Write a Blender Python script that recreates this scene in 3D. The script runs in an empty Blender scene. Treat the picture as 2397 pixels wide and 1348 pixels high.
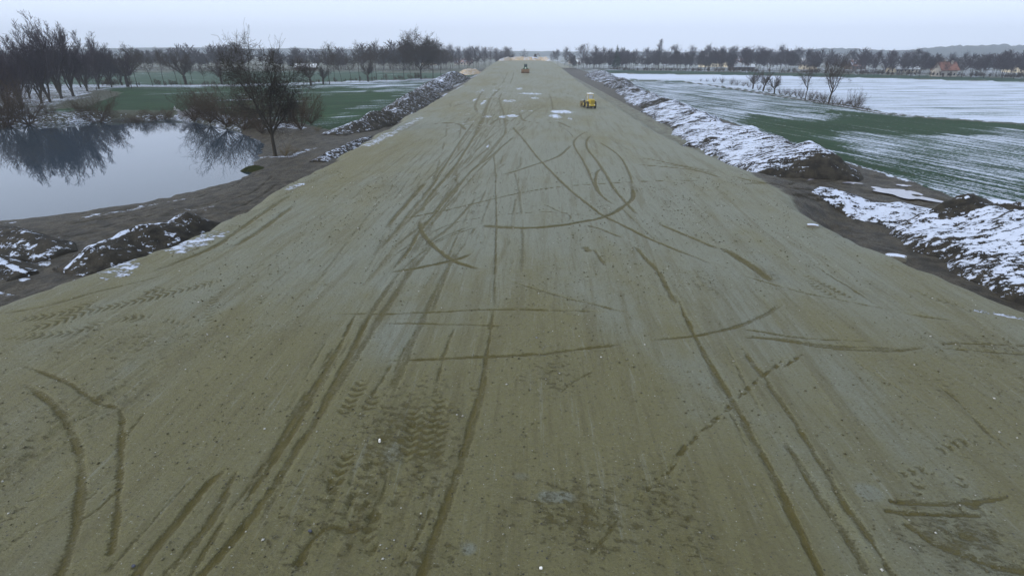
import bpy, math, random
import numpy as np
random.seed(7)
DBG = False
sc = bpy.context.scene
COL = sc.collection
# ------------------------------------------------------------------ camera
F_ = 1250.0; PIT = math.atan(549/F_); PSI = math.atan(41.5*math.cos(PIT)/F_); CH = 11.0
Rv = np.array((math.cos(PSI), math.sin(PSI), 0))
Fv = np.array((-math.sin(PSI)*math.cos(PIT), math.cos(PSI)*math.cos(PIT), -math.sin(PIT)))
Uv = np.array((-math.sin(PSI)*math.sin(PIT), math.cos(PSI)*math.sin(PIT), math.cos(PIT)))
cd = bpy.data.cameras.new("camera"); cam = bpy.data.objects.new("camera", cd); COL.objects.link(cam)
cam.location = (0, 0, CH); cam.rotation_euler = (math.pi/2-PIT, 0, PSI)
cd.sensor_width = 36; cd.lens = F_/2397*36; cd.clip_end = 12000; cd.clip_start = .1
sc.camera = cam
def U(px, py, z=0.0):
    a = (px-1198.5)/F_; b = -(py-674)/F_
    d = Fv+a*Rv+b*Uv
    t = (z-CH)/d[2]
    return d[0]*t, d[1]*t

# ------------------------------------------------------------------ noise
def h2(ix, iy, s):
    n = (ix.astype(np.int64)*374761393+iy.astype(np.int64)*668265263+s*974634777) & 0xffffffff
    n = ((n ^ (n >> 13))*1274126177) & 0xffffffff
    n = (n ^ (n >> 16)) & 0xffffff
    return n/float(0xffffff)
def vn(x, y, s=0):
    ix = np.floor(x); iy = np.floor(y); fx = x-ix; fy = y-iy
    fx = fx*fx*(3-2*fx); fy = fy*fy*(3-2*fy)
    a = h2(ix, iy, s); b = h2(ix+1, iy, s); c = h2(ix, iy+1, s); d = h2(ix+1, iy+1, s)
    return (a*(1-fx)+b*fx)*(1-fy)+(c*(1-fx)+d*fx)*fy
def fbm(x, y, s=0, o=4):
    r = 0; am = .5; t = 0
    for k in range(o):
        r = r+am*vn(x*2**k+17.3*k, y*2**k-9.1*k, s+k); t += am; am *= .5
    return r/t
def ss(a, b, x):
    t = np.clip((x-a)/(b-a), 0, 1); return t*t*(3-2*t)

# ------------------------------------------------------------------ terrain
LAND = -2.5; WATER = -4.0
XLy = [-80, 0, 18, 27, 34, 61, 104, 177, 293, 600]
XLx = [-26, -25.5, -25.2, -22.9, -21, -21.2, -22.6, -24.5, -25.5, -27]
XRy = [-80, 0, 22, 30, 48, 63, 76, 93, 122, 150, 180, 300, 600]
XRx = [26, 24, 22.6, 20.8, 20.5, 20.7, 19.6, 18.9, 19.4, 20, 20.2, 20., 16]
POND = np.array([(-58, 45), (-51.5, 48.8), (-48.5, 50.4), (-44.7, 53.4), (-40.6, 58.6), (-38.6, 64), (-37.6, 68.1), (-38.4, 72.2),
                 (-42.2, 82.7), (-44.8, 90), (-47, 97), (-53, 104), (-60, 113), (-75.2, 126.7), (-89.7, 136.9), (-100.4, 136.6), (-107.6, 131.8),
                 (-111.3, 127.3), (-116.9, 125.5), (-124, 120), (-150, 112), (-175, 90), (-160, 60), (-100, 42), (-75, 42)])
def seg_dist(x, y, P, closed=False):
    """min distance to polyline, arclength there, side, and width param"""
    best = np.full(x.shape, 1e9); arc = np.zeros(x.shape); side = np.zeros(x.shape)
    P = [tuple(p) for p in P]
    if closed: P = P+[P[0]]
    acc = 0
    for (x0, y0), (x1, y1) in zip(P[:-1], P[1:]):
        dx, dy = x1-x0, y1-y0; L = math.hypot(dx, dy)+1e-9
        t = np.clip(((x-x0)*dx+(y-y0)*dy)/(L*L), 0, 1)
        ex = x-(x0+t*dx); ey = y-(y0+t*dy); d = np.hypot(ex, ey)
        m = d < best
        best = np.where(m, d, best); arc = np.where(m, acc+t*L, arc)
        side = np.where(m, (dx*ey-dy*ex)/L, side)
        acc += L
    return best, arc, side, acc
def inpoly(x, y, P):
    c = np.zeros(x.shape, bool); n = len(P)
    for i in range(n):
        x0, y0 = P[i]; x1, y1 = P[(i+1) % n]
        if y0 == y1: continue
        m = ((y0 > y) != (y1 > y)) & (x < (x1-x0)*(y-y0)/(y1-y0)+x0)
        c ^= m
    return c
def edges(y):
    w = (vn(y*.35, y*0+3.3, 5)-.5)*1.2+(vn(y*1.4, y*0+1.3, 6)-.5)*.5
    w2 = (vn(y*.3, y*0+7.7, 8)-.5)*1.2+(vn(y*1.3, y*0+4.3, 9)-.5)*.5
    f = np.clip(y/30, .5, 1)
    return np.interp(y, XLy, XLx)+w*f, np.interp(y, XRy, XRx)+w2*f
def zroad(y):
    return 4.9*ss(190, 470, y)-.35*np.exp(-((y-160)/35)**2)
def H(x, y, fine=False):
    x = np.asarray(x, float); y = np.asarray(y, float)
    xl, xr = edges(y)
    zr = zroad(y)+(fbm(x*.08, y*.05, 21, 3)-.5)*.25
    zl = np.full(x.shape, LAND)+(fbm(x*.03, y*.03, 31, 3)-.5)*.5*ss(24, 40, np.abs(x))
    # slope widths: wide ramps near the camera and at the right hand exit
    rl = 4.2+5*np.exp(-((y-16)/7.)**2)
    rr = 4.0+13*np.exp(-((y-53)/6.)**2)+5*np.exp(-((y-20)/6.)**2)
    d = np.maximum((xl-x)/rl, (x-xr)/rr)
    f = ss(-.05, 1, d)
    end = ss(548, 566, y)
    z = zr*(1-f)+zl*f
    z = z*(1-end)+zl*end
    z = np.where(y > 900, zl, z)
    # pond
    m = (x < -30) & (x > -190) & (y > 30) & (y < 150)
    if m.any():
        dd, _, _, _ = seg_dist(x[m], y[m], POND, True)
        ins = inpoly(x[m], y[m], POND)
        dd = np.where(ins, -dd, dd)+(fbm(x[m]*.5, y[m]*.5, 44, 3)-.5)*2.0
        zz = np.where(dd < 0, WATER+dd*.35, WATER+np.interp(y[m], [88, 112], [.15, .5])*dd+.02)
        zz = np.maximum(zz, -6.5)
        z2 = z.copy(); z2[m] = np.minimum(z[m], zz); z = z2
    z = z+ss(1200, 3800, np.hypot(x, y))*(-3)
    return z
def G(px, py, n=14, off=0.0):
    z = -1.0
    for _ in range(n):
        x, y = U(px, py, z)
        z = .5*z+.5*float(H(np.array([x]), np.array([y]))[0])
    return x, y, z
def Gw(pts):  # many px points onto the terrain (vectorised)
    P = np.array(pts, float); a = (P[:, 0]-1198.5)/F_; b = -(P[:, 1]-674)/F_
    d = Fv[None]+a[:, None]*Rv[None]+b[:, None]*Uv[None]
    z = np.full(len(P), -1.0)
    for _ in range(16):
        t = (z-CH)/d[:, 2]; x = d[:, 0]*t; y = d[:, 1]*t
        z = .5*z+.5*H(x, y)
    return list(zip(x, y))
def densify(P, n=4):
    out = []
    for k in range(len(P)-1):
        p0 = P[max(k-1, 0)]; p1 = P[k]; p2 = P[k+1]; p3 = P[min(k+2, len(P)-1)]
        for i in range(n):
            t = i/n
            out.append(tuple(.5*((2*p1[j])+(-p0[j]+p2[j])*t+(2*p0[j]-5*p1[j]+4*p2[j]-p3[j])*t*t+(-p0[j]+3*p1[j]-3*p2[j]+p3[j])*t**3) for j in (0, 1)))
    out.append(tuple(P[-1])); return out

CR = {'A': (900, 280, 2.8675), 'B': (0, 650, 1.931), 'C': (700, 700, 2.08), 'D': (1500, 700, 2.08), 'E': (1700, 340, 3.21), 'S': (0, 0, 1.), 'L': (0, 240, 2.93), 'N': (900, 40, 4.794)}
# wheel and tyre tracks traced on the ground: view, width m, strength, tread, points
TR = [
('A', .35, .8, 0, [(1400,70),(1330,95),(1285,130),(1270,160),(1285,200),(1330,270),(1370,350),(1400,420),(1430,480),(1480,530),(1540,570),(1600,600)]),
('A', .25, .6, 0, [(1150,30),(1230,75),(1275,130)]),
('A', .4, .9, 0, [(1400,100),(1365,130),(1355,165),(1370,210),(1420,270),(1480,360),(1520,430),(1570,500),(1620,555),(1680,620),(1750,670)]),
('A', .35, .8, 0, [(1430,145),(1520,200),(1580,250),(1620,310),(1650,380),(1660,430),(1655,460)]),
('A', .42, 1.1, 0, [(1655,440),(1670,500),(1660,540),(1600,585),(1530,630),(1430,665),(1300,690),(1150,712),(1000,725),(850,725),(760,718),(680,712),(600,680)]),
('A', .8, .7, 0, [(900,728),(800,722),(720,716),(650,712)]),
('A', .35, .9, 0, [(1540,325),(1470,330),(1430,350),(1415,400),(1420,440),(1450,500),(1500,545),(1560,580)]),
('A', .36, .9, 0, [(860,50),(930,130),(1000,220),(1060,290),(1130,360),(1200,430),(1290,510),(1380,580),(1460,640),(1560,690),(1680,750),(1800,810),(1950,870),(2080,920),(2200,970),(2294,1005)]),
('A', .26, .8, 0, [(0,700),(60,680),(250,640),(450,600),(700,540),(900,495),(1100,460),(1300,440),(1500,428),(1700,418),(1900,410),(2100,412),(2294,422)]),
('A', .4, .8, 0, [(710,382),(800,368),(900,340),(1020,300),(1100,275),(1180,240),(1230,195),(1270,160)]),
('A', .25, .4, 0, [(480,408),(600,395),(710,382)]),
('A', .2, .6, 0, [(690,130),(685,180),(720,230),(740,290),(748,380),(745,470),(750,560),(752,680),(748,800),(745,950),(740,1100),(735,1250),(728,1340)]),
('A', .3, .6, 0, [(810,60),(800,110),(740,190),(680,260),(620,310),(560,370),(480,450),(400,540),(330,620),(270,690)]),
('A', .35, .7, 0, [(880,110),(780,190),(700,260),(600,330),(520,420),(430,520),(340,630),(280,700),(220,770),(180,850),(120,930),(60,1000),(0,1060)]),
('A', .5, .8, 0, [(650,0),(610,100),(540,210),(470,320),(400,400),(330,480),(270,560),(240,660)]),
('A', .4, .7, 0, [(600,20),(500,160),(420,290),(370,360),(330,430),(260,520),(250,580)]),
('A', .6, .7, 0, [(300,400),(240,460),(170,540),(100,620),(40,690),(0,760)]),
('A', .5, .5, 0, [(350,410),(280,500),(200,590),(120,690),(50,780),(0,830)]),
('A', .3, .6, 0, [(520,430),(420,560),(330,680),(240,790)]),
('A', .4, 1.1, 0, [(240,665),(240,720),(260,770),(320,840),(390,900),(460,945),(560,980),(640,1005),(700,1025)]),
('A', .35, .9, 0, [(600,890),(540,920),(450,945),(350,970),(200,1000),(100,1015),(0,1030)]),
('A', .3, .8, 0, [(0,970),(100,890),(200,820),(300,770),(400,720),(520,680),(640,660),(780,640),(950,625),(1100,620),(1250,630),(1400,655),(1550,690)]),
('A', .35, .8, 0, [(20,1120),(100,1030),(200,930),(300,860),(420,790),(560,740),(700,700)]),
('A', .3, .8, 0, [(0,1120),(240,900),(340,820),(460,760),(600,710),(760,690)]),
('A', .25, .5, 0, [(1020,560),(1100,580),(1160,610),(1240,640),(1245,670),(1210,695)]),
('A', .3, .85, 0, [(780,1050),(850,1085),(950,1115),(1080,1155),(1200,1190),(1320,1220),(1450,1250),(1600,1290),(1750,1325)]),
('A', .25, 1., 0, [(-500,1295),(-200,1303),(0,1303),(200,1298),(400,1288),(620,1278),(850,1273),(1100,1278),(1350,1285),(1500,1292),(1650,1305)]),
('A', .35, .6, 0, [(1340,705),(1450,735),(1550,775),(1610,800)]),
('A', .35, .7, 0, [(1640,825),(1700,870),(1750,930),(1800,980),(1850,1040),(1890,1120),(1935,1200),(1980,1290)]),
('A', .5, 1., 0, [(1870,1095),(1900,1145),(1935,1200)]),
('A', .4, .8, 0, [(1820,690),(1950,745),(2080,800),(2200,850),(2294,885)]),
('A', .6, .7, 0, [(1650,300),(1800,310),(1950,325),(2100,345),(2294,400)]),
('A', .45, .7, 0, [(1680,250),(1850,280),(2050,320),(2294,360)]),
('A', .45, .6, 0, [(1620,290),(1900,300),(2294,380)]),
('A', .3, .5, 0, [(1400,860),(1440,920),(1490,985)]),
('A', .7, .6, 0, [(1345,850),(1370,890)]),
('A', .3, .4, 0, [(1560,560),(1700,700),(1800,790),(1900,900)]),
('A', .5, .35, 0, [(870,930),(850,1000),(830,1060)]),
('A', .5, .35, 0, [(330,1040),(290,1100),(250,1150)]),
('B', .28, 1.1, 0, [(20,385),(130,405),(230,440),(320,480),(390,530),(470,570),(530,590),(550,640),(550,720),(545,850),(535,950),(530,1080),(500,1240)]),
('B', .3, 1.1, 0, [(60,450),(150,510),(230,570),(280,640),(320,710),(350,800),(362,900),(350,1010),(335,1130),(300,1240),(265,1345),(230,1450)]),
('B', .8, .9, 1, [(-60,265),(0,250),(200,215),(400,150),(600,110),(800,60),(950,20),(1100,-60)]),
('B', .7, .8, 1, [(-60,210),(0,200),(250,165),(450,110),(700,60),(900,0),(1060,-60)]),
('B', .7, .8, 1, [(-60,280),(0,270),(300,250),(550,185),(700,190),(850,230),(960,250)]),
('B', .5, .6, 0, [(-60,170),(200,130),(450,60),(700,0),(860,-60)]),
('B', .6, .6, 1, [(1210,-20),(1190,60),(1170,160)]),
('B', .6, .5, 1, [(1050,0),(960,110),(940,250)]),
('B', .35, 1., 0, [(1545,290),(1500,350),(1450,450),(1380,550),(1320,650),(1270,740),(1220,820),(1150,900)]),
('B', .5, 1.1, 0, [(1060,840),(940,930),(850,1040),(760,1150),(680,1250),(620,1345),(540,1460)]),
('B', .3, .9, 0, [(1080,850),(1020,960),(960,1080),(880,1180),(800,1280),(740,1345),(670,1450)]),
('B', .3, .7, 0, [(1180,880),(1080,1000),(1000,1120),(930,1230),(860,1345),(800,1450)]),
('B', .2, .5, 0, [(900,880),(800,980),(700,1090),(600,1200),(490,1320)]),
('B', .2, .6, 0, [(660,600),(590,690),(560,720)]),
('B', .2, .6, 0, [(350,1100),(430,1050),(530,960)]),
('B', .5, .5, 1, [(340,800),(230,900),(120,1010),(0,1100)]),
('B', .5, .5, 1, [(100,820),(50,860),(0,900)]),
('B', .4, .35, 0, [(0,1240),(160,1120),(300,1060),(520,900),(600,850)]),
('C', .42, 1.3, 0, [(390,0),(330,110),(270,220),(200,350),(130,490),(60,620),(-10,720),(-100,870),(-200,1010),(-290,1130),(-400,1260),(-480,1348),(-560,1450)]),
('C', .34, 1.1, 0, [(300,30),(230,160),(160,300),(90,420),(0,590),(-90,740),(-180,870),(-260,980)]),
('C', .3, .5, 0, [(150,170),(60,330),(-20,480),(-110,620)]),
('C', .2, .8, 0, [(370,115),(560,118),(700,122),(850,125),(1080,135)]),
('C', .3, 1.1, 0, [(340,303),(500,297),(700,290),(900,278),(1100,268),(1200,265),(1300,250),(1450,232),(1664,210)]),
('C', .27, 1.2, 0, [(960,0),(940,100),(915,260),(885,420),(840,580),(800,720),(750,880),(710,1000),(650,1150),(590,1348),(560,1450)]),
('C', .3, .8, 0, [(770,120),(740,180),(700,290),(670,420),(640,520)]),
('C', .25, .7, 0, [(600,110),(540,200),(480,310),(460,400),(480,480)]),
('C', .3, .7, 0, [(460,300),(400,400),(330,500)]),
('C', .6, 1., 1, [(520,440),(560,560),(530,760),(470,960)]),
('C', .6, 1., 1, [(700,440),(640,600),(590,800),(560,940)]),
('C', .5, .8, 1, [(760,470),(700,600),(660,760),(650,930)]),
('C', .5, .9, 1, [(400,420),(320,560),(250,720),(180,880)]),
('C', .5, .8, 1, [(350,340),(250,500),(170,700),(120,830)]),
('C', .5, .8, 1, [(430,640),(390,720),(340,830),(300,1000)]),
('C', .5, .8, 1, [(470,480),(380,620),(280,760)]),
('C', .4, .9, 1, [(360,1060),(330,1150),(350,1230)]),
('C', .4, .9, 0, [(270,1125),(150,1110),(60,1180),(0,1280)]),
('C', .35, .8, 1, [(160,930),(90,1040),(20,1200)]),
('C', .3, .7, 0, [(640,1030),(580,1150),(500,1290)]),
('C', .4, .8, 1, [(860,410),(850,520),(820,560)]),
('C', .25, .5, 0, [(1250,470),(1340,400),(1450,340)]),
('C', .3, .6, 0, [(1560,1070),(1480,1170),(1430,1230)]),
('C', .4, .5, 0, [(430,800),(420,900),(380,1000),(340,1100)]),
('D', .27, 1., 0, [(0,210),(130,190),(260,178),(400,150),(500,120),(600,75),(660,35),(690,5)]),
('D', .33, 1.2, 0, [(150,-60),(180,0),(260,170),(330,290),(400,410),(460,510),(530,640),(600,760),(680,920),(740,1050),(800,1180),(880,1345),(920,1430)]),
('D', .27, 1.1, 0, [(400,180),(470,210),(540,300),(600,380),(660,470),(750,600),(830,730),(900,840),(980,980),(1060,1090),(1130,1180),(1200,1300),(1260,1400)]),
('D', .22, .8, 0, [(660,650),(740,760),(800,860),(860,960),(950,1080),(1030,1210),(1090,1320)]),
('D', .2, .5, 0, [(420,530),(480,640),(530,740)]),
('D', .3, .5, 0, [(400,190),(470,330),(540,470),(620,600)]),
('D', .35, .9, 2, [(740,240),(680,310),(600,370),(520,440),(430,525),(350,600),(280,660),(200,740),(140,820),(60,890),(0,950)]),
('D', .3, .9, 2, [(790,265),(740,300),(690,340)]),
('D', .22, .9, 0, [(440,140),(600,160),(720,180),(900,195),(1160,205)]),
('D', .3, 1.1, 0, [(450,188),(600,190),(750,210),(900,235),(1100,250),(1280,248),(1400,225),(1430,210)]),
('D', .25, .9, 0, [(470,170),(700,200),(1000,230),(1300,240)]),
('D', .3, .8, 0, [(1400,215),(1700,218),(1866,225),(2000,230)]),
('D', .3, .8, 0, [(1430,235),(1866,268),(2000,275)]),
('D', .3, .8, 1, [(1140,890),(1240,860),(1380,825),(1430,880)]),
('D', .35, .8, 1, [(1430,750),(1540,700),(1640,690)]),
('D', .3, .8, 1, [(1350,870),(1340,980)]),
('D', .3, .7, 1, [(1550,860),(1580,930)]),
('D', .22, 1., 0, [(1220,985),(1350,993),(1500,995),(1640,985),(1780,960)]),
('D', .2, 1., 0, [(1200,1030),(1350,1045),(1640,1048)]),
('D', .5, .7, 1, [(1600,1000),(1560,1120),(1560,1250)]),
('D', .4, .7, 1, [(1700,1060),(1760,1180),(1740,1300)]),
('D', .5, .8, 0, [(1300,1100),(1450,1200),(1700,1290),(1866,1320)]),
('D', .3, .4, 0, [(980,260),(1150,370),(1350,490),(1550,600)]),
('D', .25, .5, 0, [(1430,400),(1560,510),(1700,660),(1866,790)]),
('E', .7, 1., 0, [(-60,760),(0,790),(150,880),(250,950),(330,1010),(400,1020)]),
('E', .3, .9, 0, [(0,940),(200,1000),(400,1055),(600,1110),(800,1150),(1000,1190),(1200,1230),(1500,1290),(1900,1340)]),
('E', .35, .9, 1, [(450,900),(600,980),(750,1050),(900,1130),(1050,1190)]),
('E', .3, .8, 0, [(650,890),(800,990),(950,1080),(1150,1220)]),
('E', .4, .8, 1, [(600,1000),(700,1080),(850,1160)]),
('E', .35, .7, 1, [(1400,1080),(1550,1150),(1700,1190),(1900,1280)]),
('E', .6, 1., 0, [(0,220),(200,270),(450,310),(700,350),(950,400),(1300,440),(1500,450),(1700,455)]),
('E', .5, .8, 0, [(0,285),(400,290),(700,285),(850,260),(870,210)]),
('E', .6, 1., 0, [(350,310),(600,370),(900,410),(1200,430)]),
('E', .5, 1., 0, [(440,360),(560,390),(700,410),(900,420)]),
('N', .5, .7, 0, [(1290,610),(1330,680),(1350,740)]),
('N', .5, .7, 0, [(1385,620),(1350,700),(1320,750)]),
('N', .5, .8, 0, [(1450,620),(1440,680),(1410,750)]),
('N', .8, .7, 0, [(1130,750),(1250,755),(1370,745)]),
('N', 1.2, .7, 0, [(1300,800),(1200,900),(1150,1000),(1100,1150),(1010,1340)]),
('N', .8, .6, 0, [(1320,850),(1290,930),(1330,1050),(1350,1150),(1360,1270),(1340,1340)]),
('N', 1.0, .6, 0, [(1120,810),(1060,900),(1020,1000),(1050,1080)]),
('N', .8, .7, 0, [(1520,1070),(1540,1140),(1600,1170),(1800,1190),(1950,1180),(2120,1260)]),
('N', .8, .8, 0, [(1180,1220),(1230,1170),(1320,1140),(1420,1180)]),
('N', .9, .8, 0, [(480,1215),(650,1190),(830,1200),(920,1280)]),
('N', .6, .6, 0, [(1440,1230),(1510,1320)]),
('N', .6, .5, 0, [(1600,1210),(1500,1290)]),
('N', .9, .5, 0, [(1830,830),(2050,860),(2230,910)]),
('N', .9, .5, 0, [(1850,860),(1880,960),(1890,1060)]),
('N', .6, .5, 0, [(960,1120),(900,1190),(800,1180)]),
('N', .8, .5, 0, [(740,960),(760,1010),(900,960),(1000,930)]),
('L', .5, .6, 0, [(1790,440),(1700,520),(1500,600),(1300,660),(1000,740),(700,800),(300,850)]),
('L', .5, .6, 0, [(1900,470),(1760,600),(1600,660),(1400,700),(1100,760),(800,830),(450,900)]),
('L', .5, .6, 0, [(1950,520),(1850,600),(1700,690),(1500,760),(1350,800)]),
('L', .6, .6, 0, [(2050,600),(1800,760),(1600,900),(1450,1000),(1200,1100),(900,1220)]),
('L', .6, .6, 0, [(2051,680),(1850,830),(1650,960),(1500,1030)]),
('L', .4, .5, 0, [(700,880),(450,920),(200,900),(0,880)]),
]
# ---- terrain grid: rows get coarser with distance, columns dense across the road
ys = [-70., -40, -20, -8, 0, 3]
y = 5.
while y < 4600:
    ys.append(y)
    y += min(max(.085, y*y/6200.*.85), 3+y*.05)
ys = np.array(ys); NR = len(ys)
cu = np.linspace(-27.5, 28.5, 720)
NLc, NRc = 330, 390
tl = (np.arange(1, NLc+1)/NLc); trr = (np.arange(1, NRc+1)/NRc)
rows_x = []
for yy in ys:
    W = 150+2.1*max(yy, 0)
    gl = -27.5-(W-27.5+10)*(.22*tl+.78*tl**2.6)
    gr = 28.5+(W-28.5+10)*(.25*trr+.75*trr**2.5)
    rows_x.append(np.concatenate([gl[::-1], cu, gr]))
X = np.array(rows_x); Y = np.repeat(ys[:, None], X.shape[1], 1)
NC = X.shape[1]
x = X.ravel(); y = Y.ravel()
Z = H(x, y)
rut = np.zeros(x.shape); depth = np.zeros(x.shape); snow = np.zeros(x.shape)
def paint_track(P, w, s, tread):
    global rut, depth
    P = densify(P, 4)
    wp = Gw(P)
    xs = [p[0] for p in wp]; ysn = [p[1] for p in wp]
    ymid = sum(ysn)/len(ysn); w = w*1.0
    m = np.where((x > min(xs)-2) & (x < max(xs)+2) & (y > min(ysn)-2) & (y < max(ysn)+2))[0]
    if not len(m): return
    d, arc, side, L = seg_dist(x[m], y[m], wp)
    d = np.abs(d+(fbm(x[m]*2.6, y[m]*2.6, 93, 3)-.5)*min(.16, w*.35))
    fd_ = min(3.5, L*.2); fade = (1 if wp[0][1] < 11.5 else ss(-.1, fd_, arc))*(1 if wp[-1][1] < 11.5 else ss(-.1, fd_, L-arc))
    pat = .6+.6*fbm(arc*.8+P[0][0], d*3+P[0][1], 3, 3)
    if tread == 2: pat = .35+.9*ss(.42, .60, fbm(x[m]*6, y[m]*6, 91, 2))
    k_ = max(.20, .062/w) if wp[0][1] < 30 else .36
    c = np.exp(-(d/(w*k_))**2.5)*(.55+.75*vn(arc*.25+side*14, side*16, 17))+.18*np.exp(-(d/(w*.75))**2)*ss(.4, .6, fbm(arc*1.5, side*5, 18, 2))
    if tread == 1:
        ch = .5+.5*np.sin(2*math.pi*(arc+np.abs(side)*.7)/.34)
        c = np.exp(-(d/(w*.6))**4)*ch
        pat = pat*.85*(.3+.9*ss(.35, .6, fbm(x[m]*.6, y[m]*.6, 92, 2)))
    v = s*pat*c*fade*(1.0 if wp[0][1] < 30 else 1.45)
    rut[m] = np.maximum(rut[m], v)
    if tread == 1: depth[m] = np.minimum(depth[m], -.05*v)
    else:
        depth[m] = np.minimum(depth[m], -.045*v)
        b = np.exp(-((d-w*.62)/(w*.22))**2)*.022*s*fade
        depth[m] = np.where(depth[m] > -.005, depth[m]+b, depth[m])
for v, w, s, td, P in TR:
    ox, oy, k = CR[v]
    paint_track([(ox+a/k, oy+b/k) for a, b in P], w, s, td)
random.seed(5)
# companion lines: each traced track of the foreground was run over more than once
for v, w, s_, td, P in TR:
    if v in 'BCD' and td == 0 and len(P) > 6:
        for k in range(2):
            ox, oy, kk = CR[v]; a_ = random.uniform(-1, 1)*22; b_ = random.uniform(-6, 6)
            i0 = random.randint(0, 2); Q = P[i0:len(P)-random.randint(0, 2)]
            paint_track([(ox+(p[0]+a_+random.uniform(-3, 3))/kk, oy+(p[1]+b_)/kk) for p in Q], w*.6, s_*.6, 0)
# faint lengthwise scrapes all along the carriageway
for i in range(150):
    y0 = random.uniform(7, 170); L0 = random.uniform(2, 14)*(1+y0/50); xx = random.uniform(-21, 19)
    sl = random.uniform(-.12, .12)+xx*.002
    P = [(xx+sl*t*L0+random.uniform(-.1, .1), y0+t*L0) for t in (0, .3, .6, 1)]
    m = np.where((x > min(p[0] for p in P)-1) & (x < max(p[0] for p in P)+1) & (y > y0-1) & (y < y0+L0+1))[0]
    if not len(m): continue
    d, arc, side, L = seg_dist(x[m], y[m], P)
    w = random.uniform(.1, .4); fade = ss(0, 1.5, arc)*ss(0, 1.5, L-arc)
    v = random.uniform(.15, .4)*fade*np.exp(-(d/w)**2)*(.3+fbm(arc, d, i, 2))
    rut[m] = np.maximum(rut[m], v); depth[m] -= .012*v
for i in range(72):
    xx = random.uniform(-20, 18) if i % 3 == 0 else random.gauss(-7.5, 3.2); y0 = random.uniform(5.5, 60) if i % 4 else random.uniform(60, 150); L0 = random.uniform(15, 70)*(1+y0/60)
    a1 = random.gauss(0, .05); a2 = random.gauss(0, 5.)/(L0*L0)*.5*(L0/40); w = random.uniform(.07, .17)*(1.3 if y0 > 50 else 1); g_ = random.uniform(1.7, 2.2); st_ = random.uniform(.25, .7)*(.55 if i % 3 == 0 else 1.)
    for k in (0, 1):
        if k and random.random() < .2: continue
        P = [(xx+k*g_+a1*t*L0+a2*(t*L0)**2+random.uniform(-.04, .04), y0+t*L0+k*random.uniform(-2, 2)) for t in np.linspace(0, 1, 9)]
        m = np.where((x > min(p[0] for p in P)-1) & (x < max(p[0] for p in P)+1) & (y > y0-3) & (y < y0+L0+3) & (np.abs(x) < 24))[0]
        if not len(m): continue
        d, arc, side, L = seg_dist(x[m], y[m], P)
        d = np.abs(d+(fbm(x[m]*2.6, y[m]*2.0, 193, 3)-.5)*.14)
        v = st_*ss(0, 4, arc)*ss(0, 4, L-arc)*np.exp(-(d/w)**3)*ss(.32, .62, fbm(arc*.22+i*3, d*2, 300+i, 3))
        rut[m] = np.maximum(rut[m], v); depth[m] = np.minimum(depth[m], -.03*v)
# churned, broken soil areas  (view, cx, cy, rx, ry, strength)
CH_ = [('C',500,700,330,330,.9),('C',250,1050,260,200,.8),('C',1200,380,200,130,.6),('C',1300,1050,420,200,.8),('C',1100,700,200,120,.4),('C',620,1250,300,120,.6),
       ('D',60,1000,260,260,.7),('D',1600,1180,330,170,.9),('D',250,1180,160,180,.5),('D',1350,380,300,120,.45),('D',1600,250,330,110,.6),('D',1560,720,200,120,.5),
       ('B',250,620,350,260,.5),('B',480,560,160,130,.7),('B',40,850,180,220,.7),('B',600,300,600,90,.55),('B',1400,1050,180,320,.7),('B',900,1150,300,250,.3),
       ('A',160,170,180,90,.5),('A',80,440,130,70,.6),('A',560,10,400,40,.5),('A',2150,1100,150,110,.5),('A',1100,210,70,40,.5),('A',585,625,22,20,1.2),('A',1080,1030,350,200,.25),
       ('A',1660,455,20,30,1.),('N',1700,1000,420,90,.6),('N',1200,1180,260,80,.5),('N',1900,1200,300,60,.4),('N',1300,830,420,80,.35),('E',350,980,90,60,.7),('E',1100,1080,300,140,.4)]
churn = np.zeros(x.shape)
chn = fbm(x*1.6, y*1.1, 61, 4); chn2 = fbm(x*4.5, y*3.2, 65, 3)
def ell(v, cx, cy, rx, ry):
    ox, oy, k = CR[v]
    c, a, b = Gw([(ox+cx/k, oy+cy/k), (ox+(cx+rx)/k, oy+cy/k), (ox+cx/k, oy+(cy-ry)/k)])
    A = max(abs(a[0]-c[0]), .2); B = max(abs(b[1]-c[1]), .2)
    m = np.where((np.abs(x-c[0]) < 2*A) & (np.abs(y-c[1]) < 2*B))[0]
    q = ((x[m]-c[0])/A)**2+((y[m]-c[1])/B)**2
    return m, np.exp(-q)
for v, cx, cy, rx, ry, s in CH_:
    m, e = ell(v, cx, cy, rx, ry)
    w = ss(.44, .62, chn[m]*.4+chn2[m]*.6)*e*s
    churn[m] = np.maximum(churn[m], e*s*(.25+1.15*fbm(x[m]*.9, y[m]*.28, 67, 3))); depth[m] -= w*.05
# general tone of the soil: ochre film over grey gravel, with lens falloff painted in up close
tone = fbm(x*.11, y*.06, 71, 4)*.6+fbm(x*.6, y*.18, 72, 3)*.4
for v, cx, cy, rx, ry, s in [('C',1200,430,160,160,.35),('C',1400,1130,500,220,.3),('B',1100,1250,160,200,.25),('D',60,1300,200,120,.4),('N',1700,1000,500,110,.25),('A',150,180,260,110,.2)]:
    m, e = ell(v, cx, cy, rx, ry); tone[m] += s*e
for v, cx, cy, rx, ry, s in [('C',480,180,110,140,.6),('C',1250,960,140,35,1.),('C',1080,860,60,25,.7),('D',1110,940,40,25,1.2),('C',450,750,60,60,.5),('A',420,520,110,110,.4),('A',0,1080,60,40,.6),('C',830,1210,40,25,.9)]:
    m, e = ell(v, cx, cy, rx, ry); tone[m] -= s*e*(.4+chn[m])
tone += .24*ss(34, 9, y)-.13*ss(20, 45, y)*ss(-19, -8, x)  # near soil browner, its darkening partly painted-in lens vignetting; mid road greyer
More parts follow.
